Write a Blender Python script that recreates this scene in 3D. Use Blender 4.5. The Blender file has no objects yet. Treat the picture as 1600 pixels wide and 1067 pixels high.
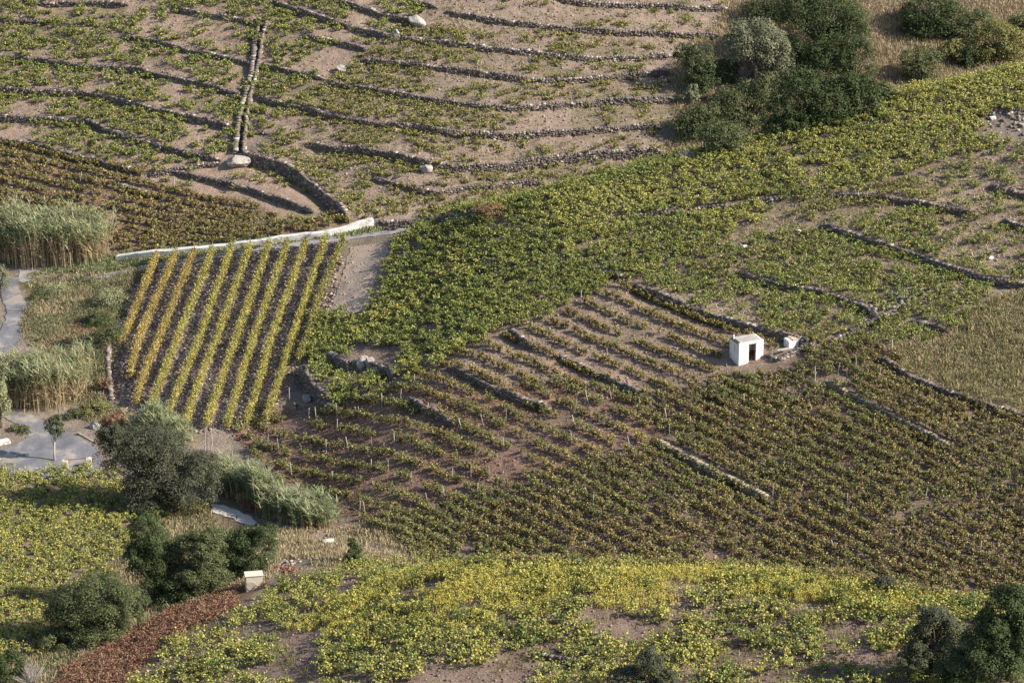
import bpy, bmesh, math
import numpy as np
from mathutils import Vector, Matrix

# ------------------------------------------------------------------ camera, sky, sun
SC = bpy.context.scene
COL = SC.collection
CAM_H, PITCH, FPX = 120.0, math.radians(23.0), 5400.0
cam_d = bpy.data.cameras.new('camera')
cam = bpy.data.objects.new('camera', cam_d); COL.objects.link(cam); SC.camera = cam
cam.location = (0, 0, CAM_H); cam.rotation_euler = (math.radians(90) - PITCH, 0, 0)
cam_d.sensor_width = 36; cam_d.lens = FPX / 1600 * 36
cam_d.clip_start = 1; cam_d.clip_end = 5000
SUN_E = math.radians(36)
sh = np.array([.965, -.26]); sh /= np.linalg.norm(sh)            # horizontal direction towards the sun
sun_to = np.array([sh[0] * math.cos(SUN_E), sh[1] * math.cos(SUN_E), math.sin(SUN_E)])
W = bpy.data.worlds.new("World"); SC.world = W; W.use_nodes = True
nt = W.node_tree; sky = nt.nodes.new('ShaderNodeTexSky'); sky.sky_type = 'NISHITA'; sky.sun_disc = False
sky.sun_elevation = SUN_E; sky.sun_rotation = math.atan2(sh[0], sh[1]); sky.air_density = 1.2; sky.dust_density = 1.2
bgn = nt.nodes['Background']; nt.links.new(sky.outputs[0], bgn.inputs[0]); bgn.inputs[1].default_value = 0.098
sl = bpy.data.lights.new('sun', 'SUN'); so = bpy.data.objects.new('sun', sl); COL.objects.link(so)
sl.energy = 5.0; sl.angle = math.radians(.55); sl.color = (1, .91, .78)
so.rotation_euler = Vector((-sun_to).tolist()).to_track_quat('-Z', 'Y').to_euler(); so.location = (150, -60, 200)
SC.view_settings.view_transform = 'Standard'; SC.view_settings.look = 'None'
SC.view_settings.exposure = 0.82; SC.view_settings.gamma = 1
SC.cycles.max_bounces = 5; SC.cycles.diffuse_bounces = 3; SC.cycles.transmission_bounces = 3; SC.cycles.transparent_max_bounces = 4
RNG = np.random.default_rng(7)

# ------------------------------------------------------------------ helpers: rays, noise, polygons
CPI, SPI = math.cos(PITCH), math.sin(PITCH)
def ray(u, v):
    r = (np.asarray(u, float) - 800) / FPX; q = (533.5 - np.asarray(v, float)) / FPX
    return r, CPI + q * SPI, -SPI + q * CPI                          # direction (x, y, z)
def at_y(u, v, Y):
    dx, dy, dz = ray(u, v); return dx / dy * Y, Y, CAM_H + dz / dy * Y
def at_z(u, v, Z):
    dx, dy, dz = ray(u, v); t = (Z - CAM_H) / dz; return dx * t, dy * t, Z
def project(x, y, z):
    zz = z - CAM_H; d = y * CPI - zz * SPI; q = y * SPI + zz * CPI
    return 800 + FPX * x / d, 533.5 - FPX * q / d
def vnoise(x, y, s, seed=0):
    T = np.random.default_rng(seed + 100).random((64, 64))
    a = np.asarray(x) / s + 1000; b = np.asarray(y) / s + 1000
    i = np.floor(a).astype(int); j = np.floor(b).astype(int); f = a - i; g = b - j
    f = f * f * (3 - 2 * f); g = g * g * (3 - 2 * g)
    t = lambda p, q: T[p % 64, q % 64]
    return (t(i, j) * (1 - f) + t(i + 1, j) * f) * (1 - g) + (t(i, j + 1) * (1 - f) + t(i + 1, j + 1) * f) * g
def fbm(x, y, s, seed=0):
    return .55 * vnoise(x, y, s, seed) + .3 * vnoise(x, y, s * .47, seed + 1) + .15 * vnoise(x, y, s * .21, seed + 2)
def inpoly(u, v, P):
    P = np.asarray(P, float); c = np.zeros(np.shape(u), bool); n = len(P)
    for i in range(n):
        x1, y1 = P[i]; x2, y2 = P[(i + 1) % n]
        if y1 == y2: continue
        k = ((v < y1) != (v < y2)) & (u < (x2 - x1) * (v - y1) / (y2 - y1) + x1)
        c ^= k
    return c

# ------------------------------------------------------------------ terrain: smooth base through surveyed points
CP = []
def midz(x, y): return .155 * (x - 20) + .16 * (y - 277)
def mid_hit(u, v):
    dx, dy, dz = ray(u, v)
    # CAM_H + dz*t = .155*(dx*t-20)+.16*(dy*t-277)
    t = (CAM_H + .155 * 20 + .16 * 277) / (.155 * dx + .16 * dy - dz)
    return dx * t, dy * t, CAM_H + dz * t
RIDGE = [(640, 372), (720, 335), (860, 300), (1000, 262), (1100, 240), (1200, 210), (1300, 180), (1400, 150), (1500, 130), (1600, 110), (1800, 60)]
RW = np.array([at_z(640, 372, -2.9), at_z(720, 335, -.2)] + [mid_hit(*p) for p in RIDGE[2:]])
for u, v in [(700, 569), (760, 640), (860, 400), (900, 560), (900, 700), (900, 800), (1050, 330), (1050, 460), (1050, 600), (1050, 760),
             (1160, 570), (1200, 400), (1200, 700), (1350, 300), (1350, 480), (1350, 620), (1350, 800), (1500, 220), (1500, 400), (1550, 560), (1550, 760), (1700, 300), (1700, 500), (1700, 800),
             (700, 870), (900, 885), (1100, 890), (1400, 925), (1600, 940), (1750, 960)]:
    CP.append(mid_hit(u, v))
for i, (x, y, z) in enumerate(RW):
    k = (.1, .5)[i] if i < 2 else 1
    CP += [(x, y - 3, z - .45), (x, y, z), (x + 1, y + 3.5, z - 1.5 * k), (x + 2, y + 9, z - 5 * k)]
def fx(x): return np.interp(x, [-70, -45, -30, -18, -8, 0, 10, 20, 50, 75], [-10, -6.2, -3.8, -1.9, -.5, 0, -.3, -.8, -2.4, -3.5])
def bgz(x, y): return -3 + .33 * (y - 320) + fx(x)
for x in (-75, -60, -45, -30, -18, -8, 2, 15, 30, 45, 65, 85):
    for y in (326, 337, 350, 370, 410):
        if x > 0 and y < 334: continue
        if x > 20 and y < 345: continue
        CP.append((x, y, bgz(x, y)))
for u, v, z in [(0, 430, -9), (100, 430, -8.6), (200, 430, -7.7), (300, 405, -6.2), (400, 392, -5.2), (500, 378, -4.2), (600, 368, -3.4),
                (0, 560, -9.7), (100, 560, -9.6), (150, 640, -10.5), (0, 720, -11), (100, 720, -11), (160, 700, -11), (-150, 430, -9.5), (-150, 560, -10.2), (-150, 720, -11),
                (230, 430, -7.3), (190, 600, -9.6), (220, 640, -10), (330, 660, -10), (440, 650, -9.9), (465, 560, -8.4), (350, 520, -8.3), (500, 450, -6.4), (535, 390, -4.6),
                (560, 480, -5.7), (600, 400, -3.9), (545, 560, -6.3), (505, 620, -7.9), (610, 490, -5), (700, 430, -2.2), (620, 560, -5.2), (760, 480, -1.2), (660, 500, -3.9),
                (420, 690, -10.4), (360, 700, -11), (500, 760, -9.8), (600, 800, -8), (450, 840, -9), (620, 700, -6.3), (540, 830, -8.9), (330, 800, -10.7),
                (100, 780, -10.9), (-100, 800, -10.8), (0, 800, -10.8), (200, 880, -9.9), (0, 900, -10), (100, 1000, -9), (-100, 1000, -9), (0, 1067, -8.6), (-150, 1100, -8.6),
                (230, 990, -7.6), (350, 930, -6.8), (400, 910, -5.7), (450, 930, -4), (560, 930, -1.3), (600, 900, -2.4), (600, 960, 1), (450, 1000, -1.2), (350, 1060, -1.2), (200, 1060, -4.5), (300, 960, -5.6), (560, 870, -6)]:
    CP.append(at_z(u, v, z))
for u, v, Y in [(700, 886, 233), (900, 885, 232), (1100, 890, 230), (1300, 905, 227), (1500, 945, 222), (1650, 960, 218), (1800, 975, 214),
                (400, 1100, 217), (600, 1067, 214.5), (800, 1067, 213), (1200, 1067, 211), (1600, 1067, 207), (800, 970, 222.3), (1000, 970, 222), (1200, 970, 221), (1400, 990, 216.5), (1600, 1010, 212)]:
    CP.append(at_y(u, v, Y))
CP += [(5, 238, -.8), (5, 243, -5), (5, 247, -7), (15, 237, -.5), (16, 243, -5), (28, 233, .5), (28, 238, -4), (-4, 239, -1), (-4, 245, -6), (40, 226, 1), (40, 232, -3),
       (0, 190, 3), (-50, 190, -6), (60, 190, 5), (-70, 230, -9), (85, 260, 4), (85, 300, 13), (85, 225, 1)]
CP = np.array(CP, float)
def tps_fit(P, lam=.4):
    n = len(P); d = np.hypot(P[:, None, 0] - P[None, :, 0], P[:, None, 1] - P[None, :, 1]); K = d * d * np.log(d + 1e-9)
    K[np.diag_indices(n)] = lam * 10
    A = np.zeros((n + 3, n + 3)); A[:n, :n] = K; A[:n, n] = 1; A[:n, n + 1:] = P[:, :2]; A[n, :n] = 1; A[n + 1:, :n] = P[:, :2].T
    return np.linalg.solve(A, np.concatenate([P[:, 2], [0, 0, 0]]))
# points surveyed twice closer than 1.2 m count once
keep = []
for i, p in enumerate(CP):
    if all((p[0] - CP[j, 0]) ** 2 + (p[1] - CP[j, 1]) ** 2 > 1.4 for j in keep): keep.append(i)
CP = CP[keep]; TW = tps_fit(CP)
X0, X1, Y0, Y1, GS = -85., 95., 185., 412., 1.0
gx = np.arange(X0, X1 + .1, GS); gy = np.arange(Y0, Y1 + .1, GS)
GX, GY = np.meshgrid(gx, gy); pts = np.stack([GX.ravel(), GY.ravel()], 1)
BASE = np.zeros(len(pts))
for i in range(0, len(pts), 4000):
    q = pts[i:i + 4000]; d = np.hypot(q[:, None, 0] - CP[None, :, 0], q[:, None, 1] - CP[None, :, 1])
    BASE[i:i + 4000] = (d * d * np.log(d + 1e-9)) @ TW[:-3] + TW[-3] + q @ TW[-2:]
BASE = BASE.reshape(GX.shape)
def lookup(G, x, y, gs, x0, y0):
    a = np.clip((np.asarray(x) - x0) / gs, 0, G.shape[1] - 1.001); b = np.clip((np.asarray(y) - y0) / gs, 0, G.shape[0] - 1.001)
    i = a.astype(int); j = b.astype(int); f = a - i; g = b - j
    return (G[j, i] * (1 - f) + G[j, i + 1] * f) * (1 - g) + (G[j + 1, i] * (1 - f) + G[j + 1, i + 1] * f) * g
def base(x, y): return lookup(BASE, x, y, GS, X0, Y0)
def first_hit(u, v, f, step=.7):
    u = np.atleast_1d(np.asarray(u, float)); v = np.atleast_1d(np.asarray(v, float)); dx, dy, dz = ray(u, v)
    Y = np.arange(195, 408, step)[:, None]
    zr = CAM_H + dz / dy * Y; below = zr < f(dx / dy * Y, Y * np.ones_like(dx))
    k = np.where(below.any(0), below.argmax(0), len(Y) - 1)
    lo = 195 + (k - 1) * step; hi = lo + step
    for _ in range(12):
        m = (lo + hi) / 2; b = CAM_H + dz / dy * m < f(dx / dy * m, m); hi = np.where(b, m, hi); lo = np.where(b, lo, m)
    return np.stack([dx / dy * hi, hi, CAM_H + dz / dy * hi], 1)
def hit_base(P):
    P = np.asarray(P, float); return first_hit(P[:, 0], P[:, 1], base)

# ------------------------------------------------------------------ walls (drawn as they run over the land), their steps in the terrain
def resample(P, s):
    P = np.asarray(P, float); d = np.concatenate([[0], np.cumsum(np.hypot(*np.diff(P[:, :2], axis=0).T))])
    n = max(2, int(d[-1] / s) + 1); t = np.linspace(0, d[-1], n)
    return np.stack([np.interp(t, d, P[:, k]) for k in range(P.shape[1])], 1)
def smooth(P, it=2):
    P = np.asarray(P, float)
    for _ in range(it):
        Q = P.copy(); Q[1:-1] = .25 * P[:-2] + .5 * P[1:-1] + .25 * P[2:]; P = Q
    return P
# label, step height (m), pixel trace of the foot of the drop
BG, MD = 'terrace walls on the far hillside', 'terrace walls on the near slope'
WALLS = [
 ('low broken terrace wall highest up above the red earth plots', BG, .6, [(60, 8), (130, 6), (200, 9)]),
 ('faint low wall under the top vines, near the far corner', BG, .5, [(0, 34), (40, 36), (75, 33)]),
 ('dark wall ending at the top of the stone channel', BG, .7, [(270, 14), (300, 20), (350, 28), (402, 37)]),
 ('short dark wall reaching the channel just below its bend', BG, .7, [(190, 58), (230, 65), (300, 82), (345, 90), (395, 101)]),
 ('long dark wall, first complete one from the top beside the channel', BG, .9, [(-60, 84), (0, 90), (60, 96), (110, 104), (200, 109), (230, 114), (300, 130), (340, 140), (377, 150)]),
 ('long dark wall, second complete one from the top beside the channel', BG, .95, [(-60, 142), (0, 143), (60, 146), (130, 149), (180, 157), (230, 170), (280, 181), (330, 193), (364, 203)]),
 ('long dark wall, third complete one from the top beside the channel', BG, .9, [(-60, 184), (0, 186), (60, 188), (140, 192), (175, 210), (230, 225), (290, 240), (345, 252)]),
 ('wall along the upper edge of the dense brown vineyard', BG, .7, [(-60, 214), (0, 220), (50, 227), (100, 240), (150, 254), (215, 270)]),
 ('grey wall climbing towards the channel foot from the brown vineyard', BG, .6, [(232, 276), (262, 270), (300, 262), (345, 255)]),
 ('dark wall across the bare red strip above the brown vineyard', BG, .8, [(275, 270), (340, 285), (400, 301), (440, 315), (490, 333)]),
 ('short wall inside the top of the brown vineyard', BG, .5, [(185, 288), (215, 298), (250, 308)]),
 ('tall curving retaining wall falling from channel foot to white wall', BG, 1.5, [(378, 246), (400, 252), (432, 260), (458, 272), (480, 288), (500, 303), (520, 320), (535, 333), (543, 346)]),
 ('dark straight wall running off the top edge towards the pale boulder', BG, .9, [(425, 4), (460, 17), (500, 28), (535, 40), (575, 51), (612, 60)]),
 ('stony wall running on from the pale boulder across the grey plots', BG, .8, [(622, 62), (660, 65), (720, 72), (760, 76), (800, 82), (822, 84), (857, 89), (900, 93), (975, 91), (1050, 89)]),
 ('dark wall above the pale boulder, coming down from the top edge', BG, .8, [(530, 4), (560, 13), (600, 26), (650, 36)]),
 ('very short dark wall at the top edge above the grey plots', BG, .6, [(636, 2), (660, 8), (684, 14)]),
 ('second wall from the top above the thicket of trees', BG, .75, [(695, 20), (740, 28), (800, 38), (842, 43), (887, 48), (960, 52), (1025, 55), (1125, 58)]),
 ('topmost wall beside the thicket, crisp pale stones', BG, .8, [(870, 0), (890, 4), (960, 9), (1025, 12), (1140, 16)]),
 ('short dark wall above a small red plot with two vines', BG, .7, [(472, 55), (525, 67), (572, 79)]),
 ('short wall leaving the channel halfway down towards a boulder', BG, .6, [(405, 103), (440, 110), (507, 125)]),
 ('fourth wall from the top on the grey plots', BG, .8, [(562, 96), (612, 99), (687, 108), (725, 113), (800, 124), (860, 128), (925, 125), (1000, 118), (1052, 116)]),
 ('fifth wall from the top on the grey plots', BG, .9, [(512, 133), (562, 140), (620, 148), (675, 157), (740, 166), (800, 171), (887, 165), (950, 161), (1000, 159), (1062, 157)]),
 ('sixth wall from the top, meeting the channel at one end', BG, .9, [(400, 154), (467, 170), (545, 190), (600, 197), (662, 202), (712, 209), (775, 214), (800, 212), (875, 209), (940, 204), (1000, 200), (1032, 200)]),
 ('seventh wall from the top, curving under yellow vines', BG, 1.0, [(487, 229), (525, 235), (575, 238), (617, 246), (650, 254), (687, 262), (740, 264), (800, 262), (875, 251), (975, 242), (1032, 239)]),
 ('lowest terrace wall, curving to two boulders', BG, .8, [(582, 280), (612, 287), (640, 296), (675, 304), (725, 295), (800, 290), (850, 286)]),
 ('stub of wall just off the channel above the curved wall', BG, .4, [(400, 205), (420, 210)]),
 ('rubble bank wall behind the concrete road, dry grass on top', BG, 1.1, [(586, 353), (625, 352), (675, 349), (725, 343), (770, 331)]),
 ('dark drystone wall leading down to the white hut', MD, .8, [(990, 447), (1012, 458), (1050, 474), (1100, 494), (1150, 508), (1200, 520), (1225, 528), (1275, 541)]),
 ('thin wall of pale stones one terrace above the hut wall', MD, .6, [(1150, 427), (1175, 437), (1212, 446), (1275, 457), (1312, 467), (1350, 482), (1372, 497)]),
 ('long wall with a cluster of white stones crossing the upper plots', MD, .7, [(1282, 354), (1332, 371), (1360, 381), (1412, 394), (1450, 407), (1485, 425), (1550, 441), (1620, 450)]),
 ('straight low wall under the bright green vines', MD, .6, [(1290, 309), (1330, 309), (1360, 308), (1390, 313), (1462, 325), (1525, 335)]),
 ('short dark wall high up beside the bare earth', MD, .7, [(1545, 294), (1575, 302), (1620, 311)]),
 ('bent dark wall above the bare curved path', MD, .8, [(1565, 347), (1585, 356), (1620, 363)]),
 ('dark wall below the rocks among sparse stakes', MD, .6, [(700, 575), (725, 585), (750, 598), (775, 610), (800, 620), (832, 632), (858, 640)]),
 ('dark wall under a bare earth wedge beside three stakes', MD, .6, [(635, 622), (660, 638), (687, 650), (708, 664)]),
 ('low wall between the thin vine rows', MD, .5, [(870, 556), (910, 575), (955, 596), (995, 614), (1022, 630)]),
 ('earth bank with a light grassy top through the dark vines', MD, .8, [(1288, 598), (1325, 618), (1375, 644), (1425, 670), (1488, 703)]),
 ('shorter earth bank nearer the stakes in the dark vines', MD, .8, [(1025, 692), (1062, 712), (1112, 740), (1150, 757), (1205, 786)]),
 ('low stone edge between the dry grass and the dark vines', MD, .6, [(1372, 562), (1390, 570), (1425, 593), (1462, 608), (1492, 618), (1540, 635), (1600, 652)]),
 ('little stone step where the green vines meet the thin rows', MD, .6, [(795, 518), (812, 531), (835, 545)]),
 ('stone step above the dry grass plot', MD, .5, [(1420, 504), (1450, 509), (1485, 521)]),
 ('upper ledge wall through the middle of the green vines', MD, .5, [(940, 344), (1000, 339), (1087, 331), (1150, 324), (1200, 314), (1230, 310)]),
 ('stone lined ramp from the small masonry block up the slope', MD, .5, [(1290, 540), (1330, 520), (1365, 503), (1410, 478)]),
 ('small stone step in a bare gap of the green vines', MD, .5, [(930, 428), (960, 430), (985, 443)]),
 ('tall shadowed rubble wall above the yellow vine rows', MD, 1.7, [(470, 578), (476, 598), (490, 613), (505, 625), (516, 638)]),
 ('shadowed rock faced wall beside the two pale boulders', MD, 1.1, [(520, 560), (538, 574), (556, 574), (580, 572), (604, 580), (618, 592)]),
 ('thin wall under the lone foreground bush', 'low walls on the nearest slope', .4, [(835, 1022), (870, 1031), (910, 1036), (950, 1050)]),
]
LEFTWALL = ('dark retaining wall holding up the slate field at its lower corner', 'retaining walls of the slate field', 1.2, [(171, 540), (168, 570), (171, 600), (174, 628)])
wall_w = []
for lab, grp, h, P in WALLS + [LEFTWALL]:
    if h < 1 and grp == BG: h = h * .7
    Pw = hit_base(resample(P, 12)); Pw = smooth(resample(Pw, .5), 3)
    if lab == LEFTWALL[0]: Pw = Pw[::-1]
    wall_w.append((lab, grp, h, Pw))
FX0, FX1, FY0, FY1, FS = -72., 72., 200., 402., .3
fxs = np.arange(FX0, FX1 + .01, FS); fys = np.arange(FY0, FY1 + .01, FS)
FXg, FYg = np.meshgrid(fxs, fys); STEP = np.zeros_like(FXg)
def seg_field(Pw, reach):
    """index window, signed distance (uphill positive), arc position, total"""
    x0, x1, y0, y1 = Pw[:, 0].min() - reach, Pw[:, 0].max() + reach, Pw[:, 1].min() - reach, Pw[:, 1].max() + reach
    i0 = max(0, int((x0 - FX0) / FS)); i1 = min(len(fxs), int((x1 - FX0) / FS) + 2); j0 = max(0, int((y0 - FY0) / FS)); j1 = min(len(fys), int((y1 - FY0) / FS) + 2)
    xs = FXg[j0:j1, i0:i1]; ys = FYg[j0:j1, i0:i1]; best = np.full(xs.shape, 1e9); sd = np.zeros(xs.shape); arc = np.zeros(xs.shape); L = 0
    for a, b in zip(Pw[:-1], Pw[1:]):
        d = b[:2] - a[:2]; l = np.hypot(*d); d = d / l
        t = (xs - a[0]) * d[0] + (ys - a[1]) * d[1]; tc = np.clip(t, 0, l)
        dist = np.hypot(xs - a[0] - tc * d[0], ys - a[1] - tc * d[1]); side = d[0] * (ys - a[1]) - d[1] * (xs - a[0])
        m = dist < best; best[m] = dist[m]; sd[m] = np.where(side >= 0, dist, -dist)[m]; arc[m] = (L + tc)[m]; L += l
    return (slice(j0, j1), slice(i0, i1)), sd, arc, L
for lab, grp, h, Pw in wall_w:
    sl_, sd, arc, L = seg_field(Pw, 2.4)
    g = np.where(sd > 0, 1, -1) * np.clip(1 - np.abs(sd) / 2.2, 0, 1) ** 1.3 * np.clip(np.minimum(arc, L - arc) / .8, 0, 1)
    STEP[sl_] += .5 * h * g
DETAIL = (fbm(FXg, FYg, 3.0, 5) - .5) * .35 + (vnoise(FXg, FYg, .8, 9) - .5) * .1
FINE = base(FXg, FYg) + STEP + DETAIL
def ground(x, y):
    x = np.asarray(x, float); y = np.asarray(y, float)
    return np.where((x > FX0) & (x < FX1) & (y > FY0) & (y < FY1), lookup(FINE, x, y, FS, FX0, FY0), base(x, y))
def hit(P):
    P = np.asarray(P, float); return first_hit(P[:, 0], P[:, 1], ground, .4)
def hit1(u, v): return hit([(u, v)])[0]
# depth of the visible surface, to tell hidden ground from seen ground
du = np.arange(-300, 1901, 6.); dv = np.arange(-200, 1251, 6.)
DU, DV = np.meshgrid(du, dv); VIS = first_hit(DU.ravel(), DV.ravel(), base)[:, 1].reshape(DU.shape)
def seen(u, v, y):
    i = np.clip(np.rint((u + 300) / 6).astype(int), 0, len(du) - 1); j = np.clip(np.rint((v + 200) / 6).astype(int), 0, len(dv) - 1)
    return y < VIS[j, i] + 3.0
# ------------------------------------------------------------------ materials
def mat(name):
    m = bpy.data.materials.new(name); m.use_nodes = True; return m, m.node_tree, m.node_tree.nodes['Principled BSDF']
def N(nt, t, **k):
    n = nt.nodes.new(t)
    for a, b in k.items():
        if isinstance(a, str) and hasattr(n, a): setattr(n, a, b)
    return n
def noise(nt, scale, detail=3, rough=.6, co=None):
    n = nt.nodes.new('ShaderNodeTexNoise'); n.inputs['Scale'].default_value = scale; n.inputs['Detail'].default_value = detail; n.inputs['Roughness'].default_value = rough
    if co is None: co = nt.nodes.new('ShaderNodeTexCoord').outputs['Object']
    nt.links.new(co, n.inputs['Vector']); return n.outputs[0]
def ramp(nt, fac, stops):
    r = nt.nodes.new('ShaderNodeValToRGB'); e = r.color_ramp.elements
    e[0].position, e[0].color = stops[0][0], tuple(stops[0][1]) + (1,); e[1].position, e[1].color = stops[-1][0], tuple(stops[-1][1]) + (1,)
    for p, c in stops[1:-1]: x = e.new(p); x.color = tuple(c) + (1,)
    nt.links.new(fac, r.inputs[0]); return r.outputs[0]
def mul(nt, a, b, f=1.0, mode='MULTIPLY'):
    m = nt.nodes.new('ShaderNodeMix'); m.data_type = 'RGBA'; m.blend_type = mode
    if isinstance(f, float) or isinstance(f, int): m.inputs[0].default_value = f
    else: nt.links.new(f, m.inputs[0])
    for s, x in ((6, a), (7, b)):
        if isinstance(x, (tuple, list)): m.inputs[s].default_value = tuple(x) + (1,)
        else: nt.links.new(x, m.inputs[s])
    return m.outputs[2]
def bump(nt, b, h, strength, dist):
    n = nt.nodes.new('ShaderNodeBump'); n.inputs['Strength'].default_value = strength; n.inputs['Distance'].default_value = dist
    nt.links.new(h, n.inputs['Height']); nt.links.new(n.outputs[0], b.inputs['Normal'])
def attr(nt):
    a = nt.nodes.new('ShaderNodeAttribute'); a.attribute_name = 'Col'; return a.outputs['Color']
G = lambda x: (x, x, x)
# earth: colour of the soil comes with the land (attribute), clods and crumbs by noise
MAT_SOIL, nt, b = mat('soil'); b.inputs['Roughness'].default_value = .95; b.inputs['Specular IOR Level'].default_value = .15
c = mul(nt, attr(nt), ramp(nt, noise(nt, .9, 4), [(.3, G(.78)), (.7, G(1.15))]))
c = mul(nt, c, ramp(nt, noise(nt, 4.5, 4, .75), [(.3, G(.42)), (.46, G(.95)), (.6, G(1.1)), (.74, G(1.55))]))
nt.links.new(c, b.inputs['Base Color']); bump(nt, b, noise(nt, 3.5, 5, .75), 1.0, .22)
# leaves
def leaf_mat(name, trans=.25, rough=.5):
    m, nt, b = mat(name); b.inputs['Roughness'].default_value = rough; b.inputs['Specular IOR Level'].default_value = .25
    c = attr(nt); nt.links.new(c, b.inputs['Base Color'])
    if trans:
        t = nt.nodes.new('ShaderNodeBsdfTranslucent'); nt.links.new(mul(nt, c, (1.15, 1.1, .6)), t.inputs[0])
        x = nt.nodes.new('ShaderNodeMixShader'); x.inputs[0].default_value = trans; nt.links.new(b.outputs[0], x.inputs[1]); nt.links.new(t.outputs[0], x.inputs[2])
        nt.links.new(x.outputs[0], nt.nodes['Material Output'].inputs[0])
    return m
MAT_LEAF = leaf_mat('vine_leaf', .13); MAT_TREE = leaf_mat('tree_leaf', .12, .6); MAT_TREE.node_tree.nodes['Principled BSDF'].inputs['Specular IOR Level'].default_value = .12; MAT_DRY = leaf_mat('dry_stem', .15, .8)
MAT_STONE, nt, b = mat('drystone'); b.inputs['Roughness'].default_value = .9
c = mul(nt, attr(nt), ramp(nt, noise(nt, 7, 4), [(.3, G(.65)), (.7, G(1.25))])); nt.links.new(c, b.inputs['Base Color']); bump(nt, b, noise(nt, 9, 4), .8, .06)
def plain(name, col, rough=.8, n1=(2, .8, 1.15), n2=(14, .85, 1.12), bs=.3, bd=.02, stain=None):
    m, nt, b = mat(name); b.inputs['Roughness'].default_value = rough
    c = mul(nt, col, ramp(nt, noise(nt, n1[0], 4), [(.3, G(n1[1])), (.7, G(n1[2]))]))
    c = mul(nt, c, ramp(nt, noise(nt, n2[0], 3), [(.3, G(n2[1])), (.7, G(n2[2]))]))
    if stain: c = mul(nt, c, stain[1], ramp(nt, noise(nt, stain[0], 5, .65), [(stain[2], G(0)), (stain[2] + .08, G(1))]), 'MIX')
    nt.links.new(c, b.inputs['Base Color']); bump(nt, b, noise(nt, n2[0], 3), bs, bd); return m
MAT_ASPHALT = plain('asphalt', (.155, .155, .17), .9, (.35, .7, 1.3), (6, .75, 1.2), stain=(.35, (.27, .235, .20), .52))
MAT_CONCRETE_ROAD = plain('concrete_road', (.25, .24, .24), .9, (.5, .8, 1.2), (9, .85, 1.15), stain=(.6, (.3, .24, .2), .6))
MAT_TRACK = plain('dirt_track', (.30, .235, .185), .95, (.6, .85, 1.15), (5, .8, 1.2), 1, .06)
MAT_WHITE = plain('whitewash', (.78, .77, .74), .85, (1.2, .9, 1.05), (9, .92, 1.05), stain=(2.2, (.55, .50, .44), .56))
MAT_OLDWHITE = plain('weathered_whitewash', (.62, .6, .56), .9, (.9, .8, 1.15), (7, .75, 1.15), .5, .04, stain=(1.3, (.3, .26, .23), .55))
MAT_SLAB = plain('old_concrete_slab', (.34, .32, .29), .9, (1.6, .7, 1.25), (9, .8, 1.15))
MAT_CREAM = plain('cream_concrete', (.56, .52, .42), .8, (1.2, .9, 1.1), (10, .92, 1.05))
MAT_DARK = plain('dark_opening', (.02, .02, .022), .9)
MAT_WOOD = plain('weathered_wood', (.42, .38, .34), .85, (3, .8, 1.2), (20, .8, 1.2))
MAT_BARK = plain('bark', (.13, .105, .085), .9, (3, .7, 1.3), (14, .7, 1.3))
MAT_RUST = plain('rusty_iron', (.12, .06, .035), .8)
MAT_BOULDER = plain('boulder_rock', (.36, .33, .30), .9, (1.4, .7, 1.25), (6, .75, 1.2), 1, .12, stain=(1.1, (.15, .13, .12), .6))
MAT_TERRA = plain('terracotta', (.62, .25, .13), .8)

# ------------------------------------------------------------------ object helpers
def tag(o, label=None, cat=None, group=None, kind=None):
    if label: o['label'] = label
    if cat: o['category'] = cat
    if group: o['group'] = group
    if kind: o['kind'] = kind
    return o
def np_mesh(name, V, F, m, C=None, dom='FACE'):
    """V (n,3), F (m,k) constant k, C (m,3) or (n,3) -> mesh"""
    me = bpy.data.meshes.new(name); n, k = F.shape
    me.vertices.add(len(V)); me.vertices.foreach_set('co', np.ascontiguousarray(V, np.float32).ravel())
    me.loops.add(n * k); me.loops.foreach_set('vertex_index', np.ascontiguousarray(F, np.int32).ravel())
    me.polygons.add(n); me.polygons.foreach_set('loop_start', np.arange(0, n * k, k, dtype=np.int32)); me.polygons.foreach_set('loop_total', np.full(n, k, np.int32))
    if C is not None:
        a = me.attributes.new('Col', 'FLOAT_COLOR', dom); a.data.foreach_set('color', np.concatenate([C, np.ones((len(C), 1))], 1).astype(np.float32).ravel())
    me.materials.append(m); me.update(calc_edges=True); return me
def link(name, me, parent=None, loc=None):
    o = bpy.data.objects.new(name, me); COL.objects.link(o)
    if parent is not None: o.parent = parent
    if loc is not None: o.location = loc
    return o
def empty(name, loc, rz=0):
    o = bpy.data.objects.new(name, None); COL.objects.link(o); o.location = loc; o.rotation_euler = (0, 0, rz); o.empty_display_size = .3; return o
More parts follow.
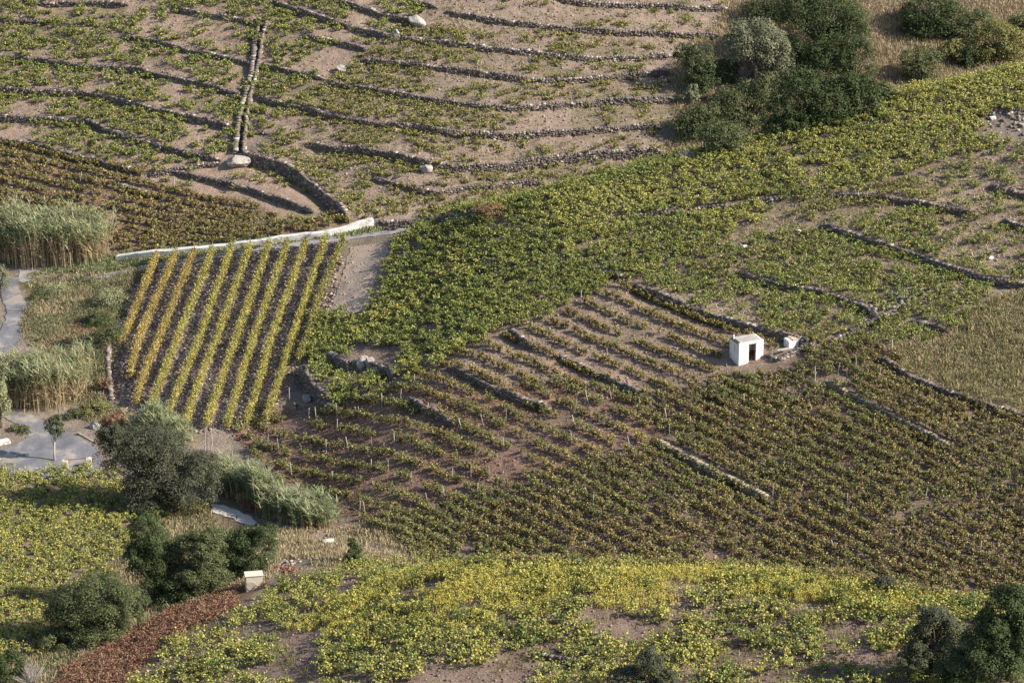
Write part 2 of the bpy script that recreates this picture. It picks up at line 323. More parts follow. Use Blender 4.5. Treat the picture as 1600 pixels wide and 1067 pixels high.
class MB:
    """boxes and tapered tubes gathered into one mesh"""
    def __init__(s): s.V = []; s.F = []
    def add(s, V, F): k = len(s.V); s.V += [tuple(v) for v in V]; s.F += [tuple(i + k for i in f) for f in F]; return s
    def box(s, x0, x1, y0, y1, z0, z1, bev=.01):
        bm = bmesh.new(); bmesh.ops.create_cube(bm, size=1)
        for v in bm.verts: v.co = Vector(((x0 + x1) / 2 + v.co.x * (x1 - x0), (y0 + y1) / 2 + v.co.y * (y1 - y0), (z0 + z1) / 2 + v.co.z * (z1 - z0)))
        if bev: bmesh.ops.bevel(bm, geom=bm.edges[:], offset=bev, segments=2, affect='EDGES')
        bm.verts.index_update(); s.add([v.co[:] for v in bm.verts], [[v.index for v in f.verts] for f in bm.faces]); bm.free(); return s
    def tube(s, P, R, n=7, cap=True):
        P = [Vector(p) for p in P]; rings = []
        for i, p in enumerate(P):
            d = (P[min(i + 1, len(P) - 1)] - P[max(i - 1, 0)]).normalized(); a = d.orthogonal().normalized(); b2 = d.cross(a)
            if i and a.dot(pa) < 0: pass
            if i: a = (pa - d * pa.dot(d)).normalized(); b2 = d.cross(a)
            pa = a; rings.append([p + (a * math.cos(t) + b2 * math.sin(t)) * R[i] for t in [2 * math.pi * k / n for k in range(n)]])
        V = [v[:] for r in rings for v in r]; F = []
        for i in range(len(P) - 1):
            for k in range(n): F.append((i * n + k, i * n + (k + 1) % n, (i + 1) * n + (k + 1) % n, (i + 1) * n + k))
        if cap: F.append(tuple(range(n))[::-1]); F.append(tuple((len(P) - 1) * n + k for k in range(n)))
        return s.add(V, F)
    def mesh(s, name, m, smooth=False):
        me = bpy.data.meshes.new(name); me.from_pydata(s.V, [], s.F); me.materials.append(m); me.update()
        if smooth: me.polygons.foreach_set('use_smooth', [True] * len(me.polygons))
        return me
    def build(s, name, m, parent=None, loc=None, smooth=False): return link(name, s.mesh(name, m, smooth), parent, loc)

# ------------------------------------------------------------------ zones of the land
Z = {}
Z['red_terraces'] = [(-300, -250), (700, -250), (650, 20), (600, 60), (520, 120), (430, 190), (380, 240), (345, 250), (210, 265), (100, 235), (0, 215), (-300, 180)]
Z['red_strip'] = [(205, 268), (345, 250), (400, 250), (470, 275), (540, 345), (440, 345), (400, 318), (300, 300)]
Z['brown_rows'] = [(-300, 190), (0, 218), (100, 240), (165, 258), (215, 272), (300, 300), (400, 318), (440, 345), (540, 338), (560, 348), (400, 374), (200, 400), (160, 395), (0, 400), (-300, 400)]
Z['grey_terraces'] = [(700, -250), (1150, -250), (1140, 10), (1050, 100), (1060, 200), (1040, 240), (900, 300), (750, 335), (560, 345), (545, 345), (520, 310), (470, 268), (400, 240), (430, 190), (520, 120), (600, 60), (650, 20)]
Z['thicket'] = [(1150, -250), (2000, -250), (2000, 60), (1600, 105), (1000, 275), (1040, 240), (1060, 200), (1050, 100), (1140, 10)]
Z['bright_vines'] = [(520, 640), (478, 560), (490, 500), (575, 490), (600, 395), (640, 368), (720, 331), (860, 296), (1000, 257), (1100, 235), (1200, 204), (1300, 174), (1400, 145), (1500, 124), (1600, 104), (2000, 20), (2000, 200), (1600, 170), (1540, 180), (1530, 215), (1600, 222), (1500, 240), (1460, 265), (1400, 290), (1300, 300), (1200, 318), (1190, 340), (1100, 390), (1010, 432), (890, 482), (800, 512), (740, 545), (660, 595), (620, 612)]
Z['upper_plots'] = [(1190, 340), (1200, 318), (1300, 300), (1400, 290), (1460, 265), (1500, 240), (1600, 222), (2000, 200), (2000, 440), (1600, 445), (1560, 440), (1480, 520), (1400, 545), (1290, 545), (1200, 515), (1100, 490), (1000, 440), (1100, 390)]
Z['thin_rows'] = [(1000, 440), (1100, 492), (1200, 518), (1290, 545), (1200, 570), (1130, 585), (1000, 625), (880, 605), (640, 605), (740, 545), (890, 482)]
Z['staked_vines'] = [(360, 680), (420, 635), (500, 640), (620, 605), (880, 600), (1000, 625), (1040, 690), (900, 730), (700, 790), (560, 820), (430, 740)]
Z['dark_vines'] = [(560, 820), (700, 790), (900, 730), (1040, 690), (1000, 625), (1130, 590), (1200, 570), (1290, 545), (1400, 545), (1420, 600), (1600, 650), (2000, 740), (2000, 1050), (1500, 950), (1300, 912), (1100, 892), (700, 890), (600, 840)]
Z['dry_grass'] = [(1380, 548), (1480, 500), (1600, 440), (2000, 400), (2000, 740), (1600, 645), (1480, 610), (1420, 585)]
Z['bare'] = [(545, 385), (612, 376), (604, 400), (583, 440), (572, 492), (512, 492), (530, 440)]
Z['slate_field'] = [(235, 402), (545, 376), (515, 490), (478, 560), (475, 590), (430, 650), (420, 668), (320, 678), (215, 658), (172, 628), (168, 570), (190, 480)]
Z['grass'] = [(30, 430), (240, 418), (190, 480), (168, 545), (165, 620), (215, 660), (150, 665), (60, 545), (40, 500), (50, 470)]
Z['verge'] = [(60, 425), (180, 395), (590, 352), (600, 364), (400, 388), (240, 412), (150, 426)]
Z['gully'] = [(430, 830), (600, 810), (700, 882), (560, 884), (440, 872), (430, 905), (375, 925), (395, 860)]
Z['gold_vines'] = [(-300, 740), (150, 738), (330, 800), (215, 815), (190, 870), (170, 900), (75, 970), (60, 1025), (-300, 1060)]
Z['bush_floor'] = [(60, 955), (170, 900), (190, 870), (215, 815), (330, 795), (400, 810), (430, 830), (395, 860), (375, 925), (240, 960), (170, 1000), (80, 1067), (-80, 1100), (50, 1010)]
Z['red_brush'] = [(420, 905), (350, 922), (240, 965), (170, 1005), (80, 1070), (-40, 1160), (110, 1160), (250, 1015), (335, 965), (395, 932)]
Z['gold_weeds'] = [(560, 925), (700, 884), (1100, 889), (1300, 904), (1500, 944), (1400, 962), (1200, 935), (1000, 950), (880, 955), (760, 985), (560, 1010), (450, 985)]
Z['near_vines'] = [(110, 1250), (250, 1015), (335, 965), (395, 932), (470, 895), (560, 880), (700, 884), (1100, 889), (1500, 944), (1560, 950), (2000, 1000), (2000, 1250)]
def in_zone(name, x, y, m=None):
    z = ground(x, y); u, v = project(x, y, z); seen_ = seen(u, v, y)
    if name not in ('slate_field', 'bare', 'verge'): u = u + (fbm(x, y, 2.6, 61) - .5) * 46; v = v + (fbm(x, y, 2.6, 63) - .5) * 22
    if name == 'bright_vines': return inpoly(u, v, Z[name]) & seen_ & ~inpoly(u, v, Z['bare'])
    return inpoly(u, v, Z[name]) & seen_
SOIL = dict(bush_floor=(0.229, 0.182, 0.122), red_terraces=(0.311, 0.231, 0.179), red_strip=(0.310, 0.228, 0.175), brown_rows=(0.246, 0.169, 0.122), grey_terraces=(0.282, 0.216, 0.172), thicket=(0.235, 0.169, 0.128), bright_vines=(0.246, 0.182, 0.144),
            upper_plots=(0.290, 0.221, 0.169), thin_rows=(0.282, 0.207, 0.160), staked_vines=(0.235, 0.152, 0.118), dark_vines=(0.227, 0.165, 0.128), dry_grass=(0.272, 0.207, 0.125), bare=(0.337, 0.253, 0.196),
            slate_field=(0.224, 0.172, 0.162), grass=(0.155, 0.132, 0.067), verge=(0.118, 0.128, 0.047), gully=(0.300, 0.229, 0.175), gold_vines=(0.235, 0.179, 0.133), red_brush=(0.201, 0.111, 0.078), gold_weeds=(0.246, 0.195, 0.125), near_vines=(0.235, 0.169, 0.137))
DEF_SOIL = np.array((.24, .195, .16))
xs = np.concatenate([-72 - np.geomspace(2, 1500, 22)[::-1], fxs, 72 + np.geomspace(2, 1500, 22)])
ys = np.concatenate([200 - np.geomspace(3, 420, 18)[::-1], fys, 402 + np.geomspace(2, 2500, 26)])
AX, AY = np.meshgrid(xs, ys)
def far_ground(x, y):
    xc = np.clip(x, X0 + 2, X1 - 2); yc = np.clip(y, Y0 + 2, Y1 - 2); ox = np.abs(x - xc); oy = y - yc
    z = base(xc, yc) + (fbm(x, y, 60, 3) - .5) * np.clip((ox + np.abs(oy)) / 40, 0, 1) * 18
    z = z + np.where(oy > 0, .28 * np.minimum(oy, 600), .38 * np.minimum(-oy, 150)) + .06 * np.minimum(ox, 400); return z
inside = (AX >= FX0) & (AX <= FX1 + .01) & (AY >= FY0) & (AY <= FY1 + .01)
AZ = np.where(inside, ground(AX, AY), 0); out = ~inside; AZ[out] = far_ground(AX[out], AY[out])
C = np.tile(DEF_SOIL, AX.shape + (1,)); U_, V_ = project(AX, AY, AZ); wob = (fbm(AX, AY, 3, 31) - .5) * 26; wov = (fbm(AX, AY, 3, 37) - .5) * 14
vis = seen(U_, V_, AY) & inside
for k, c in SOIL.items(): C[inpoly(U_ + wob, V_ + wov, Z[k]) & vis] = c
C = C * (.86 + .28 * fbm(AX, AY, 5, 41))[..., None]
# patches of low weeds tint the soil between the vines
w1 = np.clip((fbm(AX, AY, 4, 51) - .56) * 6, 0, .55)[..., None] * vis[..., None]
C = C * (1 - w1) + w1 * np.array((.185, .16, .095)); 
ny, nx = AX.shape; idx = np.arange(ny * nx).reshape(ny, nx); F = np.stack([idx[:-1, :-1], idx[:-1, 1:], idx[1:, 1:], idx[1:, :-1]], -1).reshape(-1, 4)
g = link('ground', np_mesh('ground', np.stack([AX, AY, AZ], -1).reshape(-1, 3), F, MAT_SOIL, C.reshape(-1, 3), 'POINT')); tag(g, 'terraced earth slopes of the valley', None, None, 'structure')
g.data.polygons.foreach_set('use_smooth', [True] * len(g.data.polygons))

# ------------------------------------------------------------------ roads: sheets laid on the land
def sheet(name, P, m, cell=.14, lift=.05, label=None):
    H = hit(resample(list(P) + [P[0]], 6)); Pw = H[:, :2]; x0, y0 = Pw.min(0); x1, y1 = Pw.max(0)
    a = np.arange(x0, x1 + cell, cell); b_ = np.arange(y0, y1 + cell, cell); XX, YY = np.meshgrid(a, b_)
    cx = XX[:-1, :-1] + cell / 2; cy = YY[:-1, :-1] + cell / 2; m_ = inpoly(cx + (vnoise(cx, cy, .8, 3) - .5) * .25, cy + (vnoise(cx, cy, .8, 4) - .5) * .25, Pw)
    idx = np.arange(XX.size).reshape(XX.shape); q = np.stack([idx[:-1, :-1], idx[:-1, 1:], idx[1:, 1:], idx[1:, :-1]], -1)[m_]
    used, inv = np.unique(q, return_inverse=True); V = np.stack([XX.ravel()[used], YY.ravel()[used], ground(XX.ravel()[used], YY.ravel()[used]) + lift], 1)
    o = link(name, np_mesh(name, V, inv.reshape(-1, 4), m)); o.data.polygons.foreach_set('use_smooth', [True] * len(o.data.polygons)); tag(o, label, None, None, 'structure'); return o
sheet('concrete_road', [(30, 421), (60, 425), (100, 429), (150, 430), (200, 422), (240, 413), (290, 403), (400, 387), (500, 374), (600, 362), (680, 352),
                        (680, 356), (600, 368), (500, 381), (400, 396), (290, 412), (240, 421), (200, 429), (150, 436), (100, 437), (60, 440), (30, 442)], MAT_CONCRETE_ROAD, label='narrow pale concrete road climbing behind the yellow rows')
sheet('asphalt_road', [(-5, 428), (30, 436), (30, 455), (38, 468), (45, 485), (45, 505), (34, 530), (12, 552), (-20, 575), (-60, 590), (-60, 545), (-10, 530), (2, 515), (9, 500), (9, 482), (2, 462), (-12, 450)], MAT_ASPHALT, lift=.07, label='narrow grey asphalt lane curving past the grass bank')
sheet('parking_area', [(18, 647), (45, 649), (75, 661), (100, 674), (125, 684), (150, 700), (160, 720), (150, 745), (60, 748), (0, 744), (-80, 746), (-80, 706), (0, 704), (35, 690), (50, 677), (42, 668), (20, 660), (8, 652)], MAT_ASPHALT, lift=.06, label='worn grey asphalt turning place around a small tree')
sheet('field_track', [(548, 386), (610, 378), (606, 395), (585, 438), (573, 488), (514, 491), (532, 440)], MAT_TRACK, lift=.04, label='bare dusty track between the yellow rows and the green vines')
sheet('footpath', [(330, 788), (352, 790), (385, 804), (402, 815), (398, 822), (380, 818), (350, 806), (330, 800)], plain('pale_path', (.55, .52, .48), .9), lift=.05, label='pale concrete path beside the iron fence')

# ------------------------------------------------------------------ dry stone walls: every stone is a block of its own
BOXV = np.array([(-1, -1, -1), (1, -1, -1), (1, 1, -1), (-1, 1, -1), (-1, -1, 1), (1, -1, 1), (1, 1, 1), (-1, 1, 1)]) * .5
BOXF = np.array([(0, 3, 2, 1), (4, 5, 6, 7), (0, 1, 5, 4), (1, 2, 6, 5), (2, 3, 7, 6), (3, 0, 4, 7)])
def blocks(P, S, A, C, rng, jit=.16, tilt=.12):
    """P centres (n,3), S sizes (n,3), A yaw (n,), C colours (n,3) -> V, F, C of boulder-like blocks"""
    n = len(P); V = BOXV[None] * (1 + (rng.random((n, 8, 3)) - .5) * 2 * jit) ; V = V * S[:, None]
    tx = (rng.random(n) - .5) * 2 * tilt; V = np.stack([V[..., 0], V[..., 1] , V[..., 2] + V[..., 0] * tx[:, None]], -1)
    c, s = np.cos(A)[:, None], np.sin(A)[:, None]; V = np.stack([V[..., 0] * c - V[..., 1] * s, V[..., 0] * s + V[..., 1] * c, V[..., 2]], -1) + P[:, None]
    F = (BOXF[None] + 8 * np.arange(n)[:, None, None]).reshape(-1, 4); return V.reshape(-1, 3), F, np.repeat(C, 6, 0)
def stone_cols(n, rng, pale=.1, dark=.0):
    a = np.array((.21, .17, .145)); b_ = np.array((.11, .092, .082)); c_ = np.array((.40, .35, .30)); t = rng.random((n, 1))
    C = a * t + b_ * (1 - t); m = rng.random(n) < pale; C[m] = c_ * (.7 + .5 * rng.random((m.sum(), 1))); return C * (1 - dark)
def wall_mesh(Pw, h, rng, pale=.1, both=False, thick=.38, top=None):
    L = np.concatenate([[0], np.cumsum(np.hypot(*np.diff(Pw[:, :2], axis=0).T))]); n_c = max(3, int(round(h / .13))); PP, SS, AA = [], [], []
    for k in range(n_c + 1):
        s = rng.random() * .2
        while s < L[-1]:
            w = .13 + .24 * rng.random() ** 1.3 if k < n_c else .15 + .3 * rng.random(); m = min(s + w / 2, L[-1])
            x = np.interp(m, L, Pw[:, 0]); y = np.interp(m, L, Pw[:, 1]); i = min(np.searchsorted(L, m), len(L) - 1); i = max(i, 1); d = Pw[i, :2] - Pw[i - 1, :2]; a = math.atan2(d[1], d[0])
            e = min(1, min(m, L[-1] - m) / .9 + .25)
            hh = h * e * (.62 + .6 * vnoise(x, y, 1.9, 8)); ch = hh / n_c; nxv, nyv = -math.sin(a), math.cos(a)
            if k == n_c and vnoise(x, y, 1.3, 12) < .45: s += w; continue
            zb = float(base(x, y)) - hh * .5 + .05
            off = rng.normal(0, .03); PP.append((x + nxv * off, y + nyv * off, zb + ch * (k + .5) - (.06 if k == 0 else 0))); SS.append((w * 1.04, thick * (.8 + .4 * rng.random()), ch * 1.12)); AA.append(a); s += w
    PP, SS, AA = np.array(PP), np.array(SS), np.array(AA); return blocks(PP, SS, AA, stone_cols(len(PP), rng, pale), rng)
for i, (lab, grp, h, Pw) in enumerate(wall_w):
    rng = np.random.default_rng(50 + i); V, F, C = wall_mesh(Pw, h, rng, .22 if 'pale' in lab or 'crisp' in lab or 'white' in lab else .12)
    if 'earth bank' in lab: C = np.array((.30, .255, .17)) * (.6 + .7 * rng.random((len(C) // 6, 1))).repeat(6, 0)
    kind_name = 'earth_bank' if 'earth bank' in lab else 'retaining_wall' if h > 1.0 else 'terrace_wall'
    tag(link(kind_name, np_mesh(kind_name, V, F, MAT_STONE, C)), lab, 'earth bank' if 'bank' in kind_name else 'stone wall', None if 'bank' in kind_name else grp)
# stone channel down the slope: two ribs and a paved bed
def rib(P, h, w, rng, pale):
    Pw = smooth(resample(hit(resample(P, 8)), .4), 2); n = len(Pw); PP, SS, AA = [], [], []
    for k in range(3):
        for i in range(n):
            j = min(i + 1, n - 1); d = Pw[j] - Pw[j - 1]; a = math.atan2(d[1], d[0]); z = float(ground(Pw[i, 0], Pw[i, 1]))
            PP.append((Pw[i, 0] + rng.normal(0, .04), Pw[i, 1] + rng.normal(0, .04), z + h * (k + .5) / 3 - .1)); SS.append((.45 + .1 * rng.random(), w * (.85 + .25 * rng.random()), h / 3 * 1.15)); AA.append(a)
    PP = np.array(PP); return blocks(PP, np.array(SS), np.array(AA), stone_cols(len(PP), rng, pale) * 1.15, rng)
ch = empty('stone_channel', hit1(385, 170)); tag(ch, 'straight narrow stone channel running down between the red terraces', 'channel'); rng = np.random.default_rng(3)
M0 = Matrix.Translation(-ch.location)
for P, h, w in [([(399, 62), (397, 80), (393, 120), (384, 150), (376, 175), (371, 200), (368, 238)], .55, .55), ([(404, 34), (402, 60)], .5, .35), ([(417, 40), (410, 65), (405, 100), (399, 125), (391, 155), (385, 195), (381, 240)], .6, .35)]:
    V, F, C = rib(P, h, w, rng, .15); o = link('side_wall', np_mesh('side_wall', V, F, MAT_STONE, C), ch); o.data.transform(M0)
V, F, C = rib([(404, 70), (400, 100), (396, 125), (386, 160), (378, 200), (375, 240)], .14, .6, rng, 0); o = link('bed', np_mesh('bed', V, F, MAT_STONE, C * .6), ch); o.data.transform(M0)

# ------------------------------------------------------------------ foliage generators
PAL = {
 'drybush': [((.38, .32, .18), .35), ((.24, .21, .11), .3), ((.18, .18, .08), .22), ((.34, .30, .10), .13)],
 'oliveyellow': [((.44, .35, .11), .25), ((.22, .20, .07), .22), ((.085, .11, .04), .24), ((.29, .17, .09), .12), ((.19, .115, .08), .13), ((.05, .06, .03), .04)],
 'pale': [((.47, .41, .10), .36), ((.28, .30, .08), .30), ((.115, .155, .05), .24), ((.42, .27, .08), .03), ((.05, .08, .03), .07)],
 'bright': [((.40, .36, .09), .27), ((.22, .25, .065), .30), ((.10, .145, .042), .29), ((.42, .27, .08), .05), ((.045, .075, .025), .09)],
 'mixed': [((.38, .33, .10), .32), ((.23, .23, .07), .24), ((.10, .13, .04), .26), ((.34, .20, .08), .09), ((.05, .07, .03), .09)],
 'olive': [((.40, .34, .10), .22), ((.20, .20, .065), .28), ((.085, .115, .04), .28), ((.27, .17, .08), .09), ((.17, .11, .07), .07), ((.05, .065, .03), .06)],
 'brown': [((.42, .34, .10), .30), ((.24, .21, .07), .24), ((.095, .115, .04), .22), ((.29, .18, .08), .13), ((.18, .11, .065), .11)],
 'red': [((.22, .12, .085), .4), ((.36, .25, .10), .24), ((.14, .13, .06), .16), ((.26, .09, .065), .12), ((.09, .07, .04), .08)],
 'gold': [((.46, .38, .10), .40), ((.32, .295, .085), .30), ((.16, .18, .05), .19), ((.35, .24, .09), .11)],
 'goldorange': [((.43, .33, .10), .45), ((.31, .25, .085), .30), ((.29, .19, .08), .10), ((.16, .16, .05), .15)],
 'lime': [((.47, .41, .10), .36), ((.27, .28, .075), .27), ((.11, .15, .045), .24), ((.045, .07, .025), .13)],
 'weeds': [((.56, .47, .09), .46), ((.38, .37, .09), .32), ((.30, .27, .13), .22)],
 'straw': [((.46, .38, .24), .4), ((.33, .28, .18), .35), ((.20, .17, .11), .25)],
 'reedstraw': [((.50, .41, .25), .5), ((.38, .30, .18), .35), ((.22, .16, .10), .15)],
 'rust': [((.25, .125, .08), .4), ((.15, .08, .055), .25), ((.34, .22, .14), .25), ((.20, .18, .09), .1)],
 'holm': [((.058, .066, .040), .38), ((.092, .10, .062), .36), ((.14, .145, .098), .16), ((.03, .035, .024), .10)],
 'oak': [((.040, .058, .024), .38), ((.068, .092, .036), .38), ((.115, .14, .06), .16), ((.022, .033, .016), .08)],
 'sage': [((.17, .18, .11), .4), ((.23, .235, .15), .3), ((.10, .115, .065), .3)],
 'shrub': [((.085, .105, .045), .4), ((.14, .155, .07), .33), ((.055, .068, .032), .17), ((.23, .21, .10), .10)],
 'yellowshrub': [((.25, .23, .085), .4), ((.16, .165, .06), .4), ((.09, .10, .04), .2)],
 'reedgreen': [((.22, .26, .13), .42), ((.36, .35, .21), .38), ((.12, .16, .07), .2)],
}
def pick(pal, n, rng, var=.18, bias=None):
    P = PAL[pal]; c = np.array([p[0] for p in P]); w = np.array([p[1] for p in P]); cw = np.cumsum(w / w.sum())
    r = rng.random(n)
    if bias is not None: r = np.clip(r * .72 + bias * .28, 0, .9999)
    k = np.minimum(np.searchsorted(cw, r), len(c) - 1); return c[k] * (1 + (rng.random((n, 1)) - .5) * 2 * var)
def leaves(P, S, rng, up=.55, asp=.85, nb=None):
    """kites centred on P with size S, loosely facing up"""
    n = len(P); nrm = rng.normal(0, 1, (n, 3)); nrm[:, 2] = np.abs(nrm[:, 2]) + up
    if nb is not None: nrm = nrm * .55 + nb * 1.3
    nrm /= np.linalg.norm(nrm, axis=1)[:, None]
    t = rng.normal(0, 1, (n, 3)); t -= nrm * (t * nrm).sum(1)[:, None]; t /= np.linalg.norm(t, axis=1)[:, None]; b_ = np.cross(nrm, t); S = np.asarray(S).reshape(-1, 1) * .5
    V = np.stack([P - t * S, P + b_ * S * asp + nrm * S * .25, P + t * S * 1.1, P - b_ * S * asp + nrm * S * .25], 1)
    return V.reshape(-1, 3), np.arange(4 * n).reshape(n, 4)
def cat(parts):
    V, F, C, k = [], [], [], 0
    for v, f, c in parts: V.append(v); F.append(f + k); C.append(c); k += len(v)
    return np.concatenate(V), np.concatenate(F), np.concatenate(C)
def vine_points(P, R, H, ns, nl, rng, low=.35):
    """positions of leaves along arching shoots: P (n,3) feet, R spread (n,), H height (n,)"""
    n = len(P); phi = rng.random((n, ns, 1)) * 2 * np.pi + np.arange(ns)[None, :, None] * 2.4; ln = R[:, None, None] * (.45 + .75 * rng.random((n, ns, 1)))
    t = (np.arange(nl)[None, None] + rng.random((n, ns, nl))) / nl; t = .12 + .88 * t; arch = .35 + .65 * rng.random((n, ns, 1))
    x = np.cos(phi) * ln * t + rng.normal(0, .07, (n, ns, nl)); y = np.sin(phi) * ln * t + rng.normal(0, .07, (n, ns, nl))
    z = H[:, None, None] * (low * (.3 + .7 * t) + arch * np.sin(np.pi * np.minimum(t * (.55 + .4 * rng.random((n, ns, 1))), 1)) * .75) + rng.normal(0, .05, (n, ns, nl))
    return np.stack([P[:, None, None, 0] + x, P[:, None, None, 1] + y, P[:, None, None, 2] + np.maximum(z, .04)], -1).reshape(-1, 3)
def stems(P, H, rng, r=.022, C0=(.07, .055, .045)):
    n = len(P); S = np.stack([np.full(n, r * 2.2), np.full(n, r * 2.2), H], 1); return blocks(P + np.array((0, 0, .5)) * H[:, None], S, rng.random(n) * 3, np.tile(C0, (n, 1)) * (1 + (rng.random((n, 1)) - .5) * .4), rng, .3, .6)
def scatter(zone, spacing, ang, rng, jit=.35, cover=None, rowsp=None):
    """plant feet on tilted rows inside a zone"""
    Pz = np.array(Z[zone]); Pc = np.clip(Pz, (-60, -60), (1660, 1130)); H = first_hit(Pc[:, 0], Pc[:, 1], base); x0, x1 = H[:, 0].min() - 4, H[:, 0].max() + 4; y0, y1 = H[:, 1].min() - 4, H[:, 1].max() + 4
    D = math.hypot(x1 - x0, y1 - y0) / 2; rs = rowsp or spacing; a = np.arange(-D, D, spacing); b_ = np.arange(-D, D, rs); A, B = np.meshgrid(a, b_)
    A = A + (rng.random(A.shape) - .5) * 2 * jit * spacing; B = B + (rng.random(B.shape) - .5) * 2 * jit * (spacing if rowsp is None else rs * .35)
    cx, cy = (x0 + x1) / 2, (y0 + y1) / 2; c, s = math.cos(ang), math.sin(ang); x = cx + A * c - B * s; y = cy + A * s + B * c; x, y = x.ravel(), y.ravel()
    m = (x > x0) & (x < x1) & (y > y0) & (y < y1); x, y = x[m], y[m]; m = in_zone(zone, x, y); x, y = x[m], y[m]
    u, v = project(x, y, ground(x, y)); m = (u > -70) & (u < 1670) & (v > -70) & (v < 1140); x, y, u, v = x[m], y[m], u[m], v[m]
    if cover is not None: m = rng.random(len(x)) < cover(x, y, u, v); x, y = x[m], y[m]
    # keep clear of walls, roads and buildings
    z = ground(x, y); m = np.ones(len(x), bool)
    for lab, grp, h, Pw in wall_w:
        k = (np.abs(x - Pw[:, 0].mean()) < 40) & m
        if k.any():
            q = Pw[::2]; d = np.hypot(x[k, None] - q[None, :, 0], y[k, None] - q[None, :, 1]).min(1); i = np.where(k)[0]; m[i[d < .3]] = False
    u, v = project(x, y, z)
    for K in KEEP: m &= ~inpoly(u, v, K)
    return np.stack([x[m], y[m], z[m]], 1)
KEEP = [[(322, 800), (335, 780), (365, 785), (410, 806), (410, 835), (370, 845), (335, 825)], [(1130, 560), (1205, 548), (1260, 545), (1260, 575), (1205, 585), (1150, 590)], [(370, 920), (420, 920), (420, 950), (370, 950)], [(1215, 530), (1255, 530), (1255, 560), (1215, 560)],
        [(520, 560), (620, 560), (620, 590), (520, 590)], [(540, 545), (600, 543), (640, 555), (600, 575), (560, 560)]]
def cover_noise(s, lo, hi, seed, amt=1.0):
    return lambda x, y, u, v: np.clip((fbm(x, y, s, seed) - lo) / (hi - lo), 0, 1) * amt
def foliage_of(P, R, H, ns, nl, leaf, pal, rng, stem=True, up=.55, coh=True, row=None):
    n = len(P); q0 = rng.random(n); R = R * (.6 + .75 * q0); H = H * (.65 + .4 * q0 + .25 * rng.random(n)); L = vine_points(P, R, H, ns, nl, rng, .35 if row is None else .12); k = ns * nl
    if row is not None:                                             # trained along the wires: squeezed across the row
        Q = np.repeat(P, k, 0); d = L - Q; rx, ry = math.cos(row[0]), math.sin(row[0]); a_ = d[:, 0] * rx + d[:, 1] * ry; c_ = (-d[:, 0] * ry + d[:, 1] * rx) * row[1]
        L = np.stack([Q[:, 0] + a_ * rx - c_ * ry, Q[:, 1] + a_ * ry + c_ * rx, L[:, 2]], 1)
    bias = np.repeat(np.clip(.5 * rng.random(n) + .8 * (fbm(P[:, 0], P[:, 1], 4, 77) - .12), 0, 1), k) if coh else None
    V, F = leaves(L, leaf * (.7 + .6 * rng.random(len(L))), rng, up)
    if isinstance(pal, tuple): C = np.where((fbm(L[:, 0], L[:, 1], 7, 91) + .008 * (L[:, 0] - 5) > .56)[:, None], pick(pal[0], len(L), rng, .2, bias), pick(pal[1], len(L), rng, .2, bias))
    else: C = pick(pal, len(L), rng, .2, bias)
    parts = [(V, F, C)]
    if stem: parts.append(stems(P - (0, 0, .05), H * .5 + .1, rng))
    return cat(parts)
# ------------------------------------------------------------------ buildings and made things
def px_m(P): return FPX / (P[1] * CPI - (P[2] - CAM_H) * SPI)
hp = hit1(1154, 572); hut = empty('stone_hut', (hp[0], hp[1], hp[2] - .12), math.radians(24)); tag(hut, 'small whitewashed hut with a flat grey slab roof among the vines', 'hut')
Wd, Dp, Hh = 2.42, 1.75, 2.12
b_ = MB(); t_ = .16
dx0, dx1, dh = .98, 1.68, 2.0                                   # door opening
b_.box(0, dx0, 0, t_, 0, Hh + .1, .012).box(dx1, Wd, 0, t_, 0, Hh + .1, .012).box(dx0, dx1, .002, t_ - .002, dh, Hh + .1, .004).box(Wd - t_, Wd - .002, t_, Dp - t_, -.2, Hh + .06, .01)
b_.box(0, Wd, Dp - t_, Dp, -.2, Hh - .05, .012)
w0, w1, z0, z1 = .78, .93, 1.32, 1.86                            # slit window in the shaded side
b_.box(.002, t_, t_, w0, -.2, Hh - .02, .004).box(.002, t_, w1, Dp - t_, -.2, Hh - .04, .004).box(.004, t_ - .002, w0, w1, -.2, z0, .003).box(.004, t_ - .002, w0, w1, z1, Hh - .05, .003)
b_.build('wall', MAT_WHITE, hut)
b_ = MB().box(t_ + .12, Wd - .04, t_ + .03, Dp - .02, Hh - .06, Hh + .045, .02); r_ = b_.build('roof', MAT_SLAB, hut)
MB().box(-.015, t_ + .1, .05, Dp - .05, Hh - .02, Hh + .03, .01).build('gutter_slab', MAT_DARK, r_)
MB().box(.12, .24, Dp - .42, Dp - .3, Hh, Hh + .42, .02).build('chimney_stub', MAT_WHITE, r_)
MB().box(t_, Wd - t_, t_, Dp - t_, -.02, .04, 0).build('floor', MAT_SLAB, hut)
d_ = MB().box(dx0 - .02, dx1 + .14, -.02, .05, dh, dh + .08, .006).build('lintel', MAT_OLDWHITE, hut)
MB().box(dx0 - .1, dx1 + .5, -.4, -.01, -.2, .07, .03).build('doorstep', MAT_OLDWHITE, hut)
